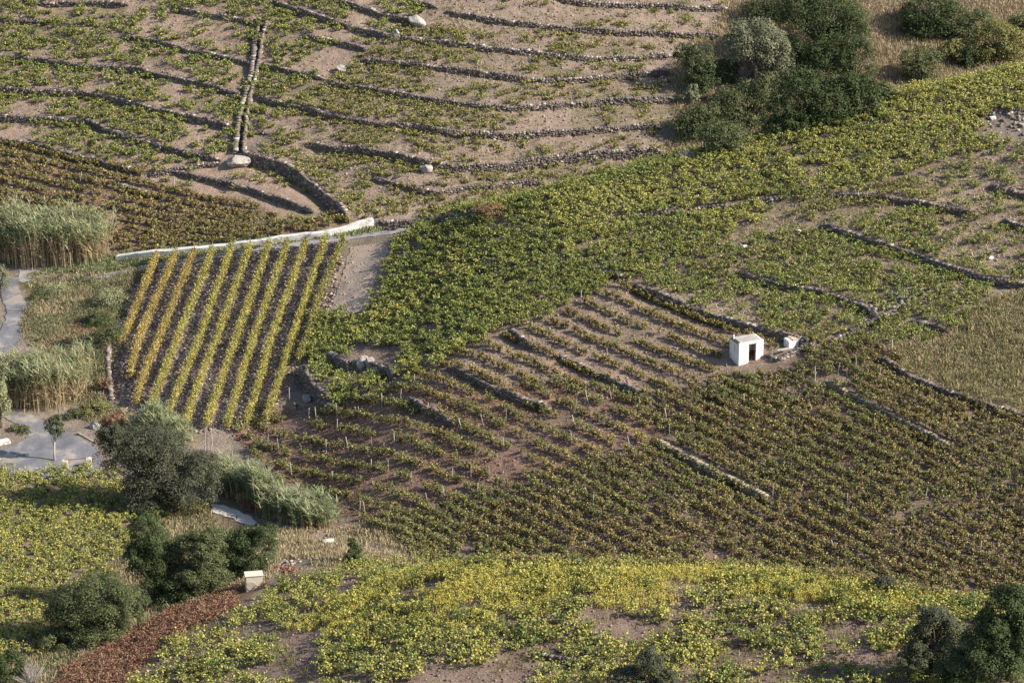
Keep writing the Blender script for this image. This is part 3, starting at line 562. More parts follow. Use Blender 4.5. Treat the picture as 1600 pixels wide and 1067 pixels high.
# masonry block
p = hit1(1237, 541); o = empty('masonry_block', (p[0], p[1], p[2] - .1), math.radians(25)); tag(o, 'small square whitewashed masonry block with a rusty stained lid near the hut', 'masonry block')
MB().box(-.55, .5, -.4, .5, 0, .82, .04).build('body', MAT_WHITE, o); MB().box(-.15, .56, -.45, .55, .82, .9, .02).build('lid', plain('stained_lid', (.5, .36, .26), .8, stain=(2, (.75, .72, .68), .5)), o)
def rubble(name, P, n, spread, size, lab, group=None, cat_='stones', pale=.3, seed=1, kind=None):
    rng = np.random.default_rng(seed); H = hit(resample(P, 5)); k = rng.integers(0, len(H), n); X = H[k] + rng.normal(0, spread, (n, 3)) * (1, 1, 0)
    s = size * (.5 + rng.random(n)); X[:, 2] = ground(X[:, 0], X[:, 1]) + s * .2; V, F, C = blocks(X, np.stack([s, s * .8, s * .55], 1), rng.random(n) * 6, stone_cols(n, rng, pale), rng, .25, .5)
    return tag(link(name, np_mesh(name, V, F, MAT_STONE, C)), lab, cat_, group, kind)
p = hit1(1200, 566)
rng = np.random.default_rng(77); Pw = smooth(resample(hit([(1196, 556), (1206, 560), (1216, 566), (1232, 556), (1258, 548), (1278, 550)]), .4), 1); V, F, C = wall_mesh(Pw, .75, rng, .4)
tag(link('terrace_wall', np_mesh('terrace_wall', V, F, MAT_STONE, C)), 'short crooked rubble wall joining the hut to the small masonry block', 'stone wall', MD)
# concrete slab lying on that wall
p = hit1(1228, 548); o = MB().box(-.6, .6, -.16, .16, 0, .09, .02).build('stone_slab', MAT_SLAB, None, (p[0] - .35, p[1] - .55, p[2] + .32)); o.rotation_euler = (0, .03, .5); tag(o, 'flat pale slab lying on the rubble between hut and masonry block', 'slab')
# long white roadside wall
def strip_wall(name, P, hs, th, m, lab, cat_, base_drop=.3):
    Hh_ = resample(hit(resample(P, 6)), .35); Pw = smooth(Hh_, 2); n = len(Pw); hh = np.interp(np.linspace(0, 1, n), np.linspace(0, 1, len(hs)), hs); V = []
    for i in range(n):
        d = Pw[min(i + 1, n - 1), :2] - Pw[max(i - 1, 0), :2]; d /= np.hypot(*d); nn = np.array((-d[1], d[0])); x, y = Pw[i, :2]; z = float(base(x, y)); q = (vnoise(x, y, 1.1, 5) - .5) * .06
        for s, zz in ((-th / 2, z - base_drop), (-th / 2 + .02, z + hh[i] + q), (th / 2, z + hh[i] + q + .02), (th / 2 + .02, z - base_drop)): V.append((x + nn[0] * (s + q), y + nn[1] * (s + q), zz))
    F = [(i * 4 + k, i * 4 + 4 + k, i * 4 + 4 + (k + 1) % 4, i * 4 + (k + 1) % 4) for i in range(n - 1) for k in range(4)] + [(0, 1, 2, 3), (n * 4 - 1, n * 4 - 2, n * 4 - 3, n * 4 - 4)]
    me = bpy.data.meshes.new(name); me.from_pydata(V, [], F); me.materials.append(m); me.update(); return tag(link(name, me), lab, cat_)
strip_wall('roadside_wall', [(182, 404), (225, 402), (275, 397), (325, 391), (400, 383), (450, 375), (500, 369), (537, 363), (562, 357), (583, 353)], [.25, .6, .45, .4, .45, .4, .5, .75], .62, MAT_OLDWHITE, 'long low whitewashed wall between the concrete road and brown vineyard', 'wall')
# parking side: two stone posts with a cable, kerb line and pale wall by the verge
gp = [hit1(102, 734), hit1(139, 730)]
gate = empty('cable_gate', gp[0]); tag(gate, 'two squat pale posts joined by a sagging cable beside the small tree', 'gate')
for q in gp:
    w = q - gp[0]; zc = q[2] - gp[0][2]
    MB().box(w[0] - .26, w[0] + .26, w[1] - .24, w[1] + .24, zc - .2, zc + .95, .05).build('post', MAT_CREAM, gate)
a = Vector((0, 0, .93)); c_ = Vector((gp[1] - gp[0]).tolist()) + Vector((0, 0, .93))
MB().tube([a.lerp(c_, t) + Vector((0, 0, .06 - .25 * t * (1 - t))) for t in [i / 8 for i in range(9)]], [.04] * 9, 5).build('cable', MAT_RUST, gate)
p = hit1(135, 685); o = MB().box(-1.3, 1.3, -.08, .08, -.1, .14, .03).build('kerb', MAT_SLAB, None, tuple(p)); o.rotation_euler = (0, .1, -.75); tag(o, 'straight pale kerb stone at the far edge of the turning place', 'kerb')
p = hit1(2, 693); o = MB().box(-1.3, .8, -.35, .35, -.2, .3, .05).build('kerb', MAT_OLDWHITE, None, tuple(p)); o.rotation_euler = (0, 0, .5); tag(o, 'broken white concrete edging on the grass island', 'kerb')
p = hit1(28, 484); o = MB().box(-1.1, 1.1, -.07, .07, -.02, .09, .01).build('drain_strip', MAT_CONCRETE_ROAD, None, tuple(p)); o.rotation_euler = (0, 0, .03); tag(o, 'thin pale strip laid across the asphalt lane', 'drain')
# concrete well ring: a cream block with a big round bore in the sunless face
def bored_block(name, w, d, h, r, m):
    bm = bmesh.new(); n = 20; ring = []; outer = []
    for k in range(n):
        t = 2 * math.pi * k / n; cxx, s_ = math.cos(t), math.sin(t); q = 1 / max(abs(cxx), abs(s_)); ring.append((cxx * r, s_ * r)); outer.append((cxx * q * w / 2, s_ * q * h / 2))
    f = lambda x, y, z: bm.verts.new((x, y, z + h / 2))
    A = [f(x, -d / 2, z) for x, z in outer]; B = [f(x, -d / 2, z) for x, z in ring]; Ci = [f(x * .96, d * .25, z * .96) for x, z in ring]; D = [f(x, d / 2, z) for x, z in outer]
    for k in range(n):
        j = (k + 1) % n; bm.faces.new((A[k], A[j], B[j], B[k])); bm.faces.new((B[k], B[j], Ci[j], Ci[k])); bm.faces.new((A[j], A[k], D[k], D[j]))
    bm.faces.new(D); bm.faces.new(Ci); bmesh.ops.recalc_face_normals(bm, faces=bm.faces[:]); me = bpy.data.meshes.new(name); bm.to_mesh(me); bm.free(); me.materials.append(m); return me
p = hit1(397, 919); o = empty('concrete_tank', (p[0], p[1], p[2] - .05), math.radians(10)); tag(o, 'cream concrete tank with a round hollow painted on its side by the dark bushes', 'tank')
b_ = MB().box(-.68, .68, -.4, .4, -.1, 1.32, .05); b_.build('tank_body', MAT_CREAM, o)
MB().tube([(-.26, -.37, .5), (-.26, -.43, .5), (-.26, -.445, .5)], [.42, .42, .36], 22).build('painted_hollow', plain('hollow_shade_cream', (.40, .37, .29), .85), o)  # shallow raised disc, painted darker cream for the shade of a round hollow
MB().box(-.74, .74, -.46, .46, 1.32, 1.4, .02).build('lid', MAT_CREAM, o)
MB().tube([(-.72, .1, .95), (-.6, .1, .95)], [.05, .05], 8).build('pipe', MAT_RUST, o)
p = hit1(372, 919); o = MB().tube([(0, 0, 0), (0, 0, .1), (.02, 0, .14)], [.28, .26, .12], 10).build('round_lid', MAT_CREAM, None, tuple(p)); tag(o, 'small round pale lid on the ground beside the cream tank', 'lid')
p = hit1(512, 850); o = empty('concrete_trough', (p[0], p[1], p[2]), math.radians(10)); tag(o, 'half buried pale concrete trough in the dry grass', 'trough')
MB().tube([(-.5, 0, .18), (-.46, 0, .18), (.5, 0, .2), (.54, 0, .2)], [.2, .3, .3, .22], 12).build('shell', MAT_CREAM, o, None, True); MB().box(-.56, .5, -.35, .35, -.12, .12, .03).build('foot', MAT_CREAM, o); MB().tube([(-.56, 0, .19), (-.5, 0, .19)], [.19, .19], 10).build('opening', MAT_DARK, o)
p = hit1(467, 855); o = empty('iron_valve', tuple(p)); tag(o, 'rusty iron valve post with a T-shaped top in the dry grass', 'valve')
MB().tube([(0, 0, -.1), (0, 0, .5)], [.05, .05], 8).build('post', MAT_RUST, o); MB().tube([(-.2, 0, .36), (-.17, 0, .48), (0, 0, .54), (.17, 0, .48), (.2, 0, .36)], [.035, .05, .06, .05, .035], 8).build('handle', MAT_RUST, o)
p = hit1(438, 846); o = MB().box(-.5, .5, -.3, .3, 0, .08, .01).build('stone_slab', MAT_CREAM, None, tuple(p)); o.rotation_euler = (.5, .3, .3); tag(o, 'tilted grey slab against the bush in the dry grass', 'slab')
p = hit1(760, 873); o = MB().box(-.22, .22, -.15, .15, 0, .42, .03).build('clay_pot', MAT_TERRA, None, tuple(p)); o.rotation_euler = (.3, .25, .4); tag(o, 'bright orange clay block at the lower edge of the dark vines', 'clay block')
bmx = MB(); bmx.add([(-.45, -.2, 0), (-.35, -.2, .42), (.0, -.1, .3), (.55, .05, .2), (.5, .1, .12), (.05, .1, .05), (-.1, .2, 0), (-.45, .25, .0), (-.38, .2, .4)], [(0, 1, 2, 6), (2, 3, 4, 5), (2, 5, 6), (1, 8, 2), (0, 7, 8, 1), (7, 6, 2, 8)])
p = hit1(733, 1003); tag(bmx.build('stone_slab', MAT_CREAM, None, tuple(p)), 'broken angular white slab lying among the nearest vines', 'slab')
# iron fence posts near the footpath
for k, (u, v) in enumerate([(325, 808), (333, 812), (349, 820), (357, 824), (366, 830)]):
    p = hit1(u, v); tag(MB().box(-.025, .025, -.025, .025, -.2, 1.25, .004).build('fence_post', MAT_RUST, None, tuple(p)), 'thin rusty iron post below the pale footpath', 'fence post', 'rusty fence posts by the footpath')
p = hit1(370, 812); tag(MB().box(-.05, .05, -.05, .05, -.1, .45, .01).build('bollard', MAT_DARK, None, tuple(p)), 'short black bollard on the pale footpath', 'bollard')
# leaning poles gathered at the field corner
p = hit1(325, 708); o = empty('pole_stack', tuple(p)); tag(o, 'pale poles leaning together at the foot of the yellow rows', 'poles')
for dx, dy, tx, h in ((-.25, 0, .12, 2.5), (-.1, .15, .05, 2.6), (.45, 0, -.1, 2.4), (.2, .3, .3, 2.2)): MB().tube([(dx, dy, -.1), (dx + tx, dy, h)], [.045, .035], 6).build('pole', MAT_WOOD, o)
# vine stakes
STK = [(647,601),(625,626),(597,636),(577,629),(707,606),(665,649),(721,670),(756,666),(791,660),(581,699),(544,701),(510,709),(616,694),(607,738),(580,738),(644,755),(520,756),(456,744),(526,789),(786,704),(695,780),(667,786),(746,774),(452,626),(482,653),(419,696),(435,706),(562,799),(570,801),(707,754),(736,746),(766,747),(527,651),(562,651),(526,674),(494,657),(573,718),
       (956,625),(919,630),(901,641),(954,667),(899,669),(893,691),(1079,669),(1046,681),(1106,659),(902,554),(949,564),(1136,584),(1162,637),(926,794),(999,637),(1042,656),(985,702),(832,519),(956,477),(907,474),(1089,494),(1125,508),(1157,509),(1309,583),(1339,575),(1393,553),(1374,593),(1206,565),(1207,781),(1446,780),(1324,791),(1274,596),(1302,859),(1531,865),(125,285),(150,290),(205,288),(228,290),(272,292),(338,290)]
smesh = [MB().box(-.032, .032, -.032, .032, -.1, h, .006).mesh('vine_stake', MAT_WOOD) for h in (1.05, 1.2, 1.35)]
for k, (u, v) in enumerate(STK):
    p = hit1(u, v); o = link('vine_stake', smesh[k % 3], None, tuple(p)); o.rotation_euler = (RNG.normal(0, .04), -.1 + RNG.normal(0, .1), RNG.random() * 3)
    if v < 300: l, g_ = 'thin pale stake at the top of the brown vineyard under the terraces', 'stakes in the brown vineyard'
    elif u < 830 and v > 590: l, g_ = 'pale wooden stake among the sparse reddish vines beside the yellow rows', 'stakes among the sparse reddish vines'
    elif v < 600 and u < 1180: l, g_ = 'pale stake beside the thin vine rows above the hut', 'stakes beside the thin vine rows'
    elif u < 1180: l, g_ = 'pale stake on the brown slope between the hut and dark vines', 'stakes on the brown slope'
    else: l, g_ = 'lone pale stake standing in the dense dark vines', 'stakes in the dense dark vines'
    tag(o, l, 'stake', g_)
# boulders
def boulder(u, v, w, h, lab, m=MAT_BOULDER, seed=0, name='boulder', group=None):
    p = hit1(u, v); s = px_m(p); bm = bmesh.new(); bmesh.ops.create_icosphere(bm, subdivisions=3, radius=1); rng = np.random.default_rng(seed + 5)
    for _ in range(9):
        n = Vector(rng.normal(0, 1, 3).tolist()).normalized(); d = .45 + .3 * rng.random()
        for vtx in bm.verts:
            q = vtx.co.dot(n)
            if q > d: vtx.co -= n * (q - d) * .85
    for vtx in bm.verts: vtx.co += Vector((vtx.co * (.06 * math.sin(7 * vtx.co.x + 5 * vtx.co.z + seed))).to_tuple()); vtx.co.x *= w / s * .6; vtx.co.y *= w / s * .5; vtx.co.z *= h / s * .65
    me = bpy.data.meshes.new(name); bm.to_mesh(me); bm.free(); me.materials.append(m); o = link(name, me, None, (p[0], p[1], p[2] + h / s * .25)); tag(o, lab, 'rock', group); return o
boulder(372, 256, 34, 20, 'pale grey boulder at the foot of the stone channel', seed=1)
boulder(618, 60, 12, 16, 'upright pale boulder where the red earth meets the grey plots', seed=2)
boulder(650, 40, 26, 18, 'large tan boulder under the dark walls at the top', seed=3)
boulder(533, 110, 16, 10, 'tan boulder on the bare earth left of the fourth wall', seed=4)
boulder(666, 270, 20, 16, 'grey boulder beside the lowest terrace wall', seed=5)
boulder(620, 205, 10, 6, 'little pale rock between the sixth and seventh wall', seed=14)
boulder(565, 570, 20, 22, 'larger of the two pale boulders beside the rock faced wall', seed=6)
boulder(578, 572, 15, 18, 'smaller pale boulder beside the rock faced wall', seed=7)
boulder(591, 581, 10, 12, 'small pale rock just below the two boulders', seed=17)
boulder(520, 556, 20, 12, 'flat dark boulder at the corner of the green vines', seed=8)
boulder(480, 628, 14, 16, 'grey boulder in the shadow of the tall rubble wall', seed=9)
boulder(150, 668, 20, 12, 'pale boulder at the lower corner of the retaining wall', seed=10)
for k, (u, v, w, h, l) in enumerate([(1164, 388, 10, 8, 'bright white stone standing in a gap of the upper vines'), (1205, 312, 12, 7, 'white stone at the end of the upper ledge wall'), (1018, 340, 8, 5, 'small white stone on the ledge in the green vines'),
        (1550, 186, 11, 8, 'white stone below the rubble heap near the ridge'), (1248, 362, 10, 5, 'flat white stone in the upper plots'), (1391, 482, 12, 7, 'white stone at the top of the stone lined ramp'), (1447, 452, 7, 6, 'small white stone on bare earth in the upper plots'),
        (1433, 461, 9, 7, 'pair sized white stone beside the ramp wall'), (1548, 404, 10, 5, 'flat white stone on the bare curved path'), (185, 513, 7, 6, 'white stone at the edge of the slate field'), (172, 566, 10, 6, 'white stone on the slate field retaining wall')]):
    boulder(u, v, w, h * .8, l, MAT_WHITE if k == 0 else MAT_OLDWHITE, 20 + k, 'white_stone', 'white stones on the slopes')
rubble('rubble_heap', [(1550, 172), (1575, 178), (1600, 190)], 150, 1.6, .26, 'loose scatter of rubble below the ridge', cat_='rubble', kind='stuff', seed=4)
rubble('rubble_heap', [(1362, 486), (1376, 478), (1400, 470), (1432, 463)], 90, .5, .28, 'scattered white rubble along the ramp in the upper plots', cat_='rubble', kind='stuff', pale=.6, seed=5)
rubble('rubble_heap', [(620, 868), (645, 872)], 90, .5, .22, 'grey heap of stones at the edge of the dry gully', cat_='rubble', kind='stuff', seed=6)
rubble('tile_heap', [(412, 890), (440, 886), (455, 893)], 220, .45, .16, 'brown heap of broken tiles beside the cream tank', cat_='tiles', kind='stuff', pale=0, seed=7).data.materials[0] = plain('broken_tiles', (.27, .13, .08), .9)
rubble('rubble_heap', [(400, 880), (425, 878), (450, 880)], 80, .4, .2, 'pale flakes of rubble just above the brown tile heap', cat_='rubble', kind='stuff', pale=.8, seed=8)

# ------------------------------------------------------------------ vines: one kind per plot, beyond the nearest 300 as masses
STUFF = []
def plot(name, lab, zone, sp, ang, R, H, ns, nl, leaf, pal, seed, cover=None, rowsp=None, jit=.35, stem=True, cat_='vines', row=None):
    rng = np.random.default_rng(seed); P = scatter(zone, sp, ang, rng, jit, cover, rowsp); V, F, C = foliage_of(P, np.full(len(P), R), np.full(len(P), H), ns, nl, leaf, pal, rng, stem, row=row)
    o = tag(link(name, np_mesh(name, V, F, MAT_LEAF, C)), lab, cat_, None, 'stuff'); print(name, zone, len(P), len(F)); return o
CA = -.765
plot('distant_vines', 'green and yellow bush vines scattered over the red earth terraces', 'red_terraces', 1.02, -.45, .82, .66, 10, 18, .14, 'bright', 1, cover_noise(4, .26, .54, 11, .95))
plot('distant_vines', 'few low vines on the bare red strip', 'red_strip', 1.2, -.45, .75, .55, 8, 11, .16, 'mixed', 2, cover_noise(5, .35, .65, 12, .8))
plot('distant_vines', 'low yellowing vines on the grey terraces beneath the thicket', 'grey_terraces', .95, -.1, .75, .5, 10, 16, .13, 'mixed', 3,
     lambda x, y, u, v: np.clip((fbm(x, y, 6, 13) - np.where(v > 250, .12, .3)) / .22, 0, 1) * np.interp(u, [400, 700, 880, 1060], [1., .9, .6, .3]))
plot('vineyard', 'dense brown and orange vineyard rows behind the white wall', 'brown_rows', .72, -.5, .68, 1.0, 10, 17, .14, 'brown', 4, cover_noise(6, .1, .38, 14, .97), rowsp=1.3, jit=.2, row=(-.5, .65))
plot('vineyard', 'dense bright green and yellow vines on the rounded ridge', 'bright_vines', .9, CA, .8, .8, 11, 21, .13, ('pale', 'bright'), 5, cover_noise(4, .1, .36, 15, .98))
plot('vineyard', 'green and yellow vines with bare gaps on the upper plots', 'upper_plots', .92, CA, .78, .7, 10, 19, .125, ('bright', 'mixed'), 6,
     lambda x, y, u, v: np.clip((fbm(x, y, 5, 16) - .2) / .2, 0, 1) * np.where((u > 1440) & (v < 420), .45, .93))
plot('vineyard', 'thin straggling vine rows with long shadows above the hut', 'thin_rows', .42, -.80, .46, .85, 9, 14, .12, 'brown', 7, cover_noise(4, .14, .36, 17, .93), rowsp=1.95, jit=.2, row=(-.80, .62))
plot('vineyard', 'sparse reddish vines standing between pale stakes', 'staked_vines', .5, -.84, .5, .95, 9, 15, .12, ('brown', 'olive'), 8, cover_noise(4, .2, .42, 18, .9), rowsp=1.8, jit=.3, row=(-.84, .85))
plot('undergrowth', 'rusty low weeds under the staked vines', 'staked_vines', .45, 0, .25, .16, 5, 5, .09, 'red', 9, cover_noise(5, .35, .6, 19, .8), stem=False)
plot('undergrowth', 'rusty low weeds under the thin vine rows', 'thin_rows', .6, 0, .25, .14, 5, 5, .08, 'red', 10, cover_noise(5, .45, .65, 20, .7), stem=False)
plot('vineyard', 'broad dense olive and brown vineyard on the lower slope', 'dark_vines', .45, -.87, .5, 1.05, 10, 17, .12, ('oliveyellow', 'olive'), 11, cover_noise(4, .1, .34, 21, .97), rowsp=1.25, jit=.34, row=(-.87, .85))
plot('undergrowth', 'brown and olive litter of low weeds over the red terraces', 'red_terraces', .8, 0, .3, .14, 5, 5, .08, 'brown', 31, cover_noise(5, .4, .6, 32, .8), stem=False)
plot('undergrowth', 'yellow brown low weeds over the grey terraces', 'grey_terraces', .62, 0, .3, .14, 5, 5, .08, 'brown', 33, cover_noise(4, .35, .6, 34, .8), stem=False)
plot('undergrowth', 'brown low weeds between the vines of the upper plots', 'upper_plots', .6, 0, .3, .16, 5, 5, .08, 'brown', 35, cover_noise(4, .35, .6, 36, .8), stem=False)
plot('scrub', 'low brown and olive scrub of the abandoned plot', 'dry_grass', .42, 0, .34, .36, 7, 7, .085, 'drybush', 45, cover_noise(2.5, .3, .5, 46, .9), stem=False, cat_='scrub')
plot('weeds', 'yellow flower heads over the crest of the nearest slope', 'gold_weeds', .38, 0, .28, .66, 9, 8, .075, 'weeds', 37, lambda x, y, u, v: np.clip((fbm(x, y, 2.5, 9) - .28) / .15, 0, 1) * np.interp(v, [884, 935, 985], [1, .85, .3]), stem=False, cat_='weeds')
plot('scrub', 'low green and brown leafy herbs on the bank beside the asphalt lane', 'grass', .5, 0, .36, .32, 7, 8, .09, 'shrub', 38, cover_noise(3, .4, .55, 39, .95), stem=False, cat_='scrub')
plot('scrub', 'reddish brown herbs on the bank beside the asphalt lane', 'grass', .6, 0, .34, .3, 6, 7, .09, 'rust', 40, cover_noise(3, .5, .62, 41, .8), stem=False, cat_='scrub')
plot('undergrowth', 'rusty red weeds in patches under the broad lower vineyard', 'dark_vines', .55, 0, .34, .4, 6, 6, .1, 'red', 48, cover_noise(5, .48, .62, 49, .9), stem=False)
plot('scrub', 'pale yellow scrub bushes dotted over the abandoned plot', 'dry_grass', 1.3, 0, .5, .6, 9, 12, .09, 'yellowshrub', 50, cover_noise(4, .48, .58, 51, .8), stem=False, cat_='scrub')
# the eleven golden rows
ROWS = [[(245,403),(200,517),(187,541)], [(275,401),(217,534),(203,592)], [(304,396),(250,530),(225,590),(211,633)], [(333,394),(277,534),(250,604),(229,656)], [(362,391),(310,539),(280,609),(261,656)], [(391,388),(337,539),(310,604),(289,668)],
        [(421,386),(367,539),(322,668)], [(449,384),(394,539),(355,668)], [(479,381),(422,539),(397,630),(384,664)], [(508,379),(455,539),(425,634),(415,662)], [(538,377),(520,417),(495,480),(482,532),(466,566)]]
ORD = ['first', 'second', 'third', 'fourth', 'fifth', 'sixth', 'seventh', 'eighth', 'ninth', 'tenth', 'eleventh']
STEM_ME = [MB().tube([(0, 0, -.1), (.05 * a, .03, .35), (-.04, .06 * a, .8)], [.045, .035, .025], 5).mesh('stem', MAT_BARK) for a in (-1, .3, 1)]; POST_ME = MB().box(-.03, .03, -.03, .03, -.1, 1.4, .005).mesh('post', MAT_WOOD)
for k, R in enumerate(ROWS):
    rng = np.random.default_rng(200 + k); Pw = smooth(resample(hit(resample([(a, b2 + 5) for a, b2 in R], 10)), .3), 3); o = empty('vine_row', tuple(Pw[0])); off = Pw[0]
    tag(o, f'{ORD[k]} trellised row of golden vines counting from the grass bank', 'vine row', 'golden vine rows on the slate field')
    n = len(Pw); per = 150; t = rng.random(n * per) * (n - 1); i = t.astype(int); f = (t - i)[:, None]; X = Pw[i] * (1 - f) + Pw[np.minimum(i + 1, n - 1)] * f
    dens = vnoise(X[:, 0] + k * 7, X[:, 1], 1.5, 30 + k) * .7 + .4; m = rng.random(len(X)) < dens; X = X[m]; d = Pw[-1] - Pw[0]; d /= np.hypot(d[0], d[1]); wd = rng.normal(0, .22, len(X)); hh = rng.random(len(X)) ** .7
    X = X + np.stack([-d[1] * wd * (1 - .35 * hh), d[0] * wd * (1 - .35 * hh), 0.2 + hh * (.85 + .35 * vnoise(X[:, 0], X[:, 1], .9, 60 + k))], 1)
    V, F = leaves(X - off, .125 * (.7 + .6 * rng.random(len(X))), rng, .4); g_ = 'goldorange' if k < 3 else 'gold'; C = pick(g_, len(X), rng, .18, np.clip(fbm(X[:, 0], X[:, 1], 3.5, 70) * 1.4 - .2, 0, 1))
    if k == 10: C = pick('mixed', len(X), rng)
    link('foliage', np_mesh('foliage', V, F, MAT_LEAF, C), o)
    for q in Pw[::4]: w = q - off; e = link('stem', STEM_ME[rng.integers(0, 3)], o, tuple(w)); e.rotation_euler = (0, 0, rng.random() * 6)
    for q in Pw[::20]: link('post', POST_ME, o, tuple(q - off))
# slate flakes on the field
rng = np.random.default_rng(9); P = scatter('slate_field', .36, 0, rng, .5); s = .1 + .3 * rng.random(len(P)) ** 1.5
V, F, C = blocks(P + (0, 0, .03), np.stack([s, s * .6, s * .3], 1), rng.normal(.1, .5, len(P)), np.array((.33, .27, .215)) * (.5 + 1.0 * rng.random((len(P), 1)) ** 1.5), rng, .3, .5)
tag(link('slate_gravel', np_mesh('slate_gravel', V, F, MAT_STONE, C)), 'broken slate flakes covering the ground between the golden rows', 'gravel', None, 'stuff')
# crumbs and stones on every bare slope
PP, CC = [], []
for zn, sp, mx in (('red_terraces', .75, .16), ('grey_terraces', .6, .18), ('upper_plots', .7, .2), ('thin_rows', .6, .16), ('staked_vines', .6, .16), ('near_vines', .5, .14), ('bare', .5, .14), ('gully', .45, .18), ('dark_vines', .9, .16), ('bright_vines', .9, .16)):
    P = scatter(zn, sp, .3, rng, .5); s = .05 + mx * rng.random(len(P)) ** 2; c_ = np.array(SOIL[zn]) * (.55 + .8 * rng.random((len(P), 1))); PP.append(np.concatenate([P, s[:, None]], 1)); CC.append(c_)
P = np.concatenate(PP); s = P[:, 3]; V, F, C = blocks(P[:, :3] + np.array((0, 0, .25)) * s[:, None], np.stack([s, s * .8, s * .6], 1), rng.random(len(P)) * 6, np.concatenate(CC), rng, .3, .4)
tag(link('field_stones', np_mesh('field_stones', V, F, MAT_STONE, C)), 'small loose stones strewn on the bare soil of the slopes', 'gravel', None, 'stuff')

# ------------------------------------------------------------------ grass and weeds: upright blades
def blades(P, H, wdt, lean, rng, per, spread, pal, var=.2):
    n = len(P) * per; Q = np.repeat(P, per, 0) + rng.normal(0, spread, (n, 3)) * (1, 1, 0); Q[:, 2] = ground(Q[:, 0], Q[:, 1]) - .02; h = np.repeat(H, per) * (.5 + .7 * rng.random(n)); a = rng.random(n) * 6.28
    l = rng.normal(0, lean, (n, 2)) * h[:, None]; w = np.stack([np.cos(a), np.sin(a), 0 * a], 1) * wdt * (.6 + .8 * rng.random((n, 1))); top = Q + np.concatenate([l, h[:, None]], 1)
    V = np.stack([Q - w * .5, Q + w * .5, top + w * .3, top - w * .3], 1).reshape(-1, 3); F = np.arange(4 * n).reshape(n, 4)
    return V, F, pick(pal, n, rng, var)
def meadow(name, lab, zone, sp, H, wdt, per, spread, pal, seed, cover=None, lean=.35, cat_='grass'):
    rng = np.random.default_rng(seed); P = scatter(zone, sp, .2, rng, .5, cover); H_ = H * (.6 + .8 * fbm(P[:, 0], P[:, 1], 2, seed)); V, F, C = blades(P, H_, wdt, lean, rng, per, spread, pal)
    print(name, len(F)); return tag(link(name, np_mesh(name, V, F, MAT_DRY, C)), lab, cat_, None, 'stuff')
meadow('dry_grass', 'pale dry grass and olive scrub on the abandoned plot', 'dry_grass', .42, .42, .05, 10, .24, 'straw', 1)
meadow('scrub', 'yellow green scrub tufts in the abandoned plot', 'dry_grass', .9, .6, .06, 20, .3, 'drybush', 2, cover_noise(3, .42, .62, 3, .9), cat_='scrub')
meadow('dry_grass', 'straw coloured grass between the trees of the thicket', 'thicket', .42, .45, .06, 10, .22, 'straw', 3)
meadow('dry_grass', 'dry pale grass in the rubble strewn gully', 'gully', .36, .45, .045, 14, .2, 'straw', 4, cover_noise(3, .3, .5, 5))
meadow('grass', 'green and brown rough grass bank beside the asphalt lane', 'grass', .34, .3, .05, 9, .2, 'reedgreen', 5, cover_noise(4, .42, .52, 6))
meadow('dry_grass', 'faded brown grass patches on the bank beside the asphalt lane', 'grass', .32, .3, .05, 12, .2, 'straw', 6, cover_noise(4, .2, .5, 7, .95))
meadow('grass', 'green verge between the white wall and the concrete road', 'verge', .28, .3, .06, 14, .15, 'reedgreen', 7, cover_noise(4, .3, .5, 8))
meadow('weeds', 'bright yellow flowering weeds along the crest of the nearest slope', 'gold_weeds', .6, .5, .05, 16, .24, 'weeds', 8, lambda x, y, u, v: np.clip((fbm(x, y, 2.5, 9) - .28) / .15, 0, 1) * np.interp(v, [884, 935, 985], [1, .85, .35]), .22, 'weeds')
meadow('dry_grass', 'wisps of dry weeds between the terrace vines', 'grey_terraces', .9, .3, .05, 8, .2, 'straw', 9, cover_noise(5, .45, .65, 10, .8))
meadow('dry_grass', 'wisps of dry weeds on the upper plots', 'upper_plots', .8, .32, .05, 9, .22, 'straw', 10, cover_noise(5, .4, .6, 11, .8))
meadow('dry_grass', 'wisps of dry weeds under the vines of the lower slope', 'dark_vines', .8, .4, .05, 9, .22, 'straw', 12, cover_noise(5, .4, .6, 12, .8))
meadow('weeds', 'thin weeds between the nearest vines', 'near_vines', .7, .4, .04, 12, .25, 'yellowshrub', 13, cover_noise(4, .45, .6, 13, .9), .3, 'weeds')
meadow('dry_grass', 'straw and olive undergrowth around the dark bushes', 'bush_floor', .36, .42, .05, 14, .22, 'straw', 14)
meadow('scrub', 'low green scrub between the dark bushes', 'bush_floor', .7, .5, .07, 22, .26, 'shrub', 15, cover_noise(3, .35, .55, 15, .9), cat_='scrub')
rng = np.random.default_rng(19); P = scatter('red_brush', .5, 0, rng, .5); V, F, C = foliage_of(P, np.full(len(P), .45), np.full(len(P), .5), 8, 9, .11, 'rust', rng, False)
tag(link('red_brush', np_mesh('red_brush', V, F, MAT_DRY, C)), 'band of rust red low brush below the dark bushes', 'brush', None, 'stuff')

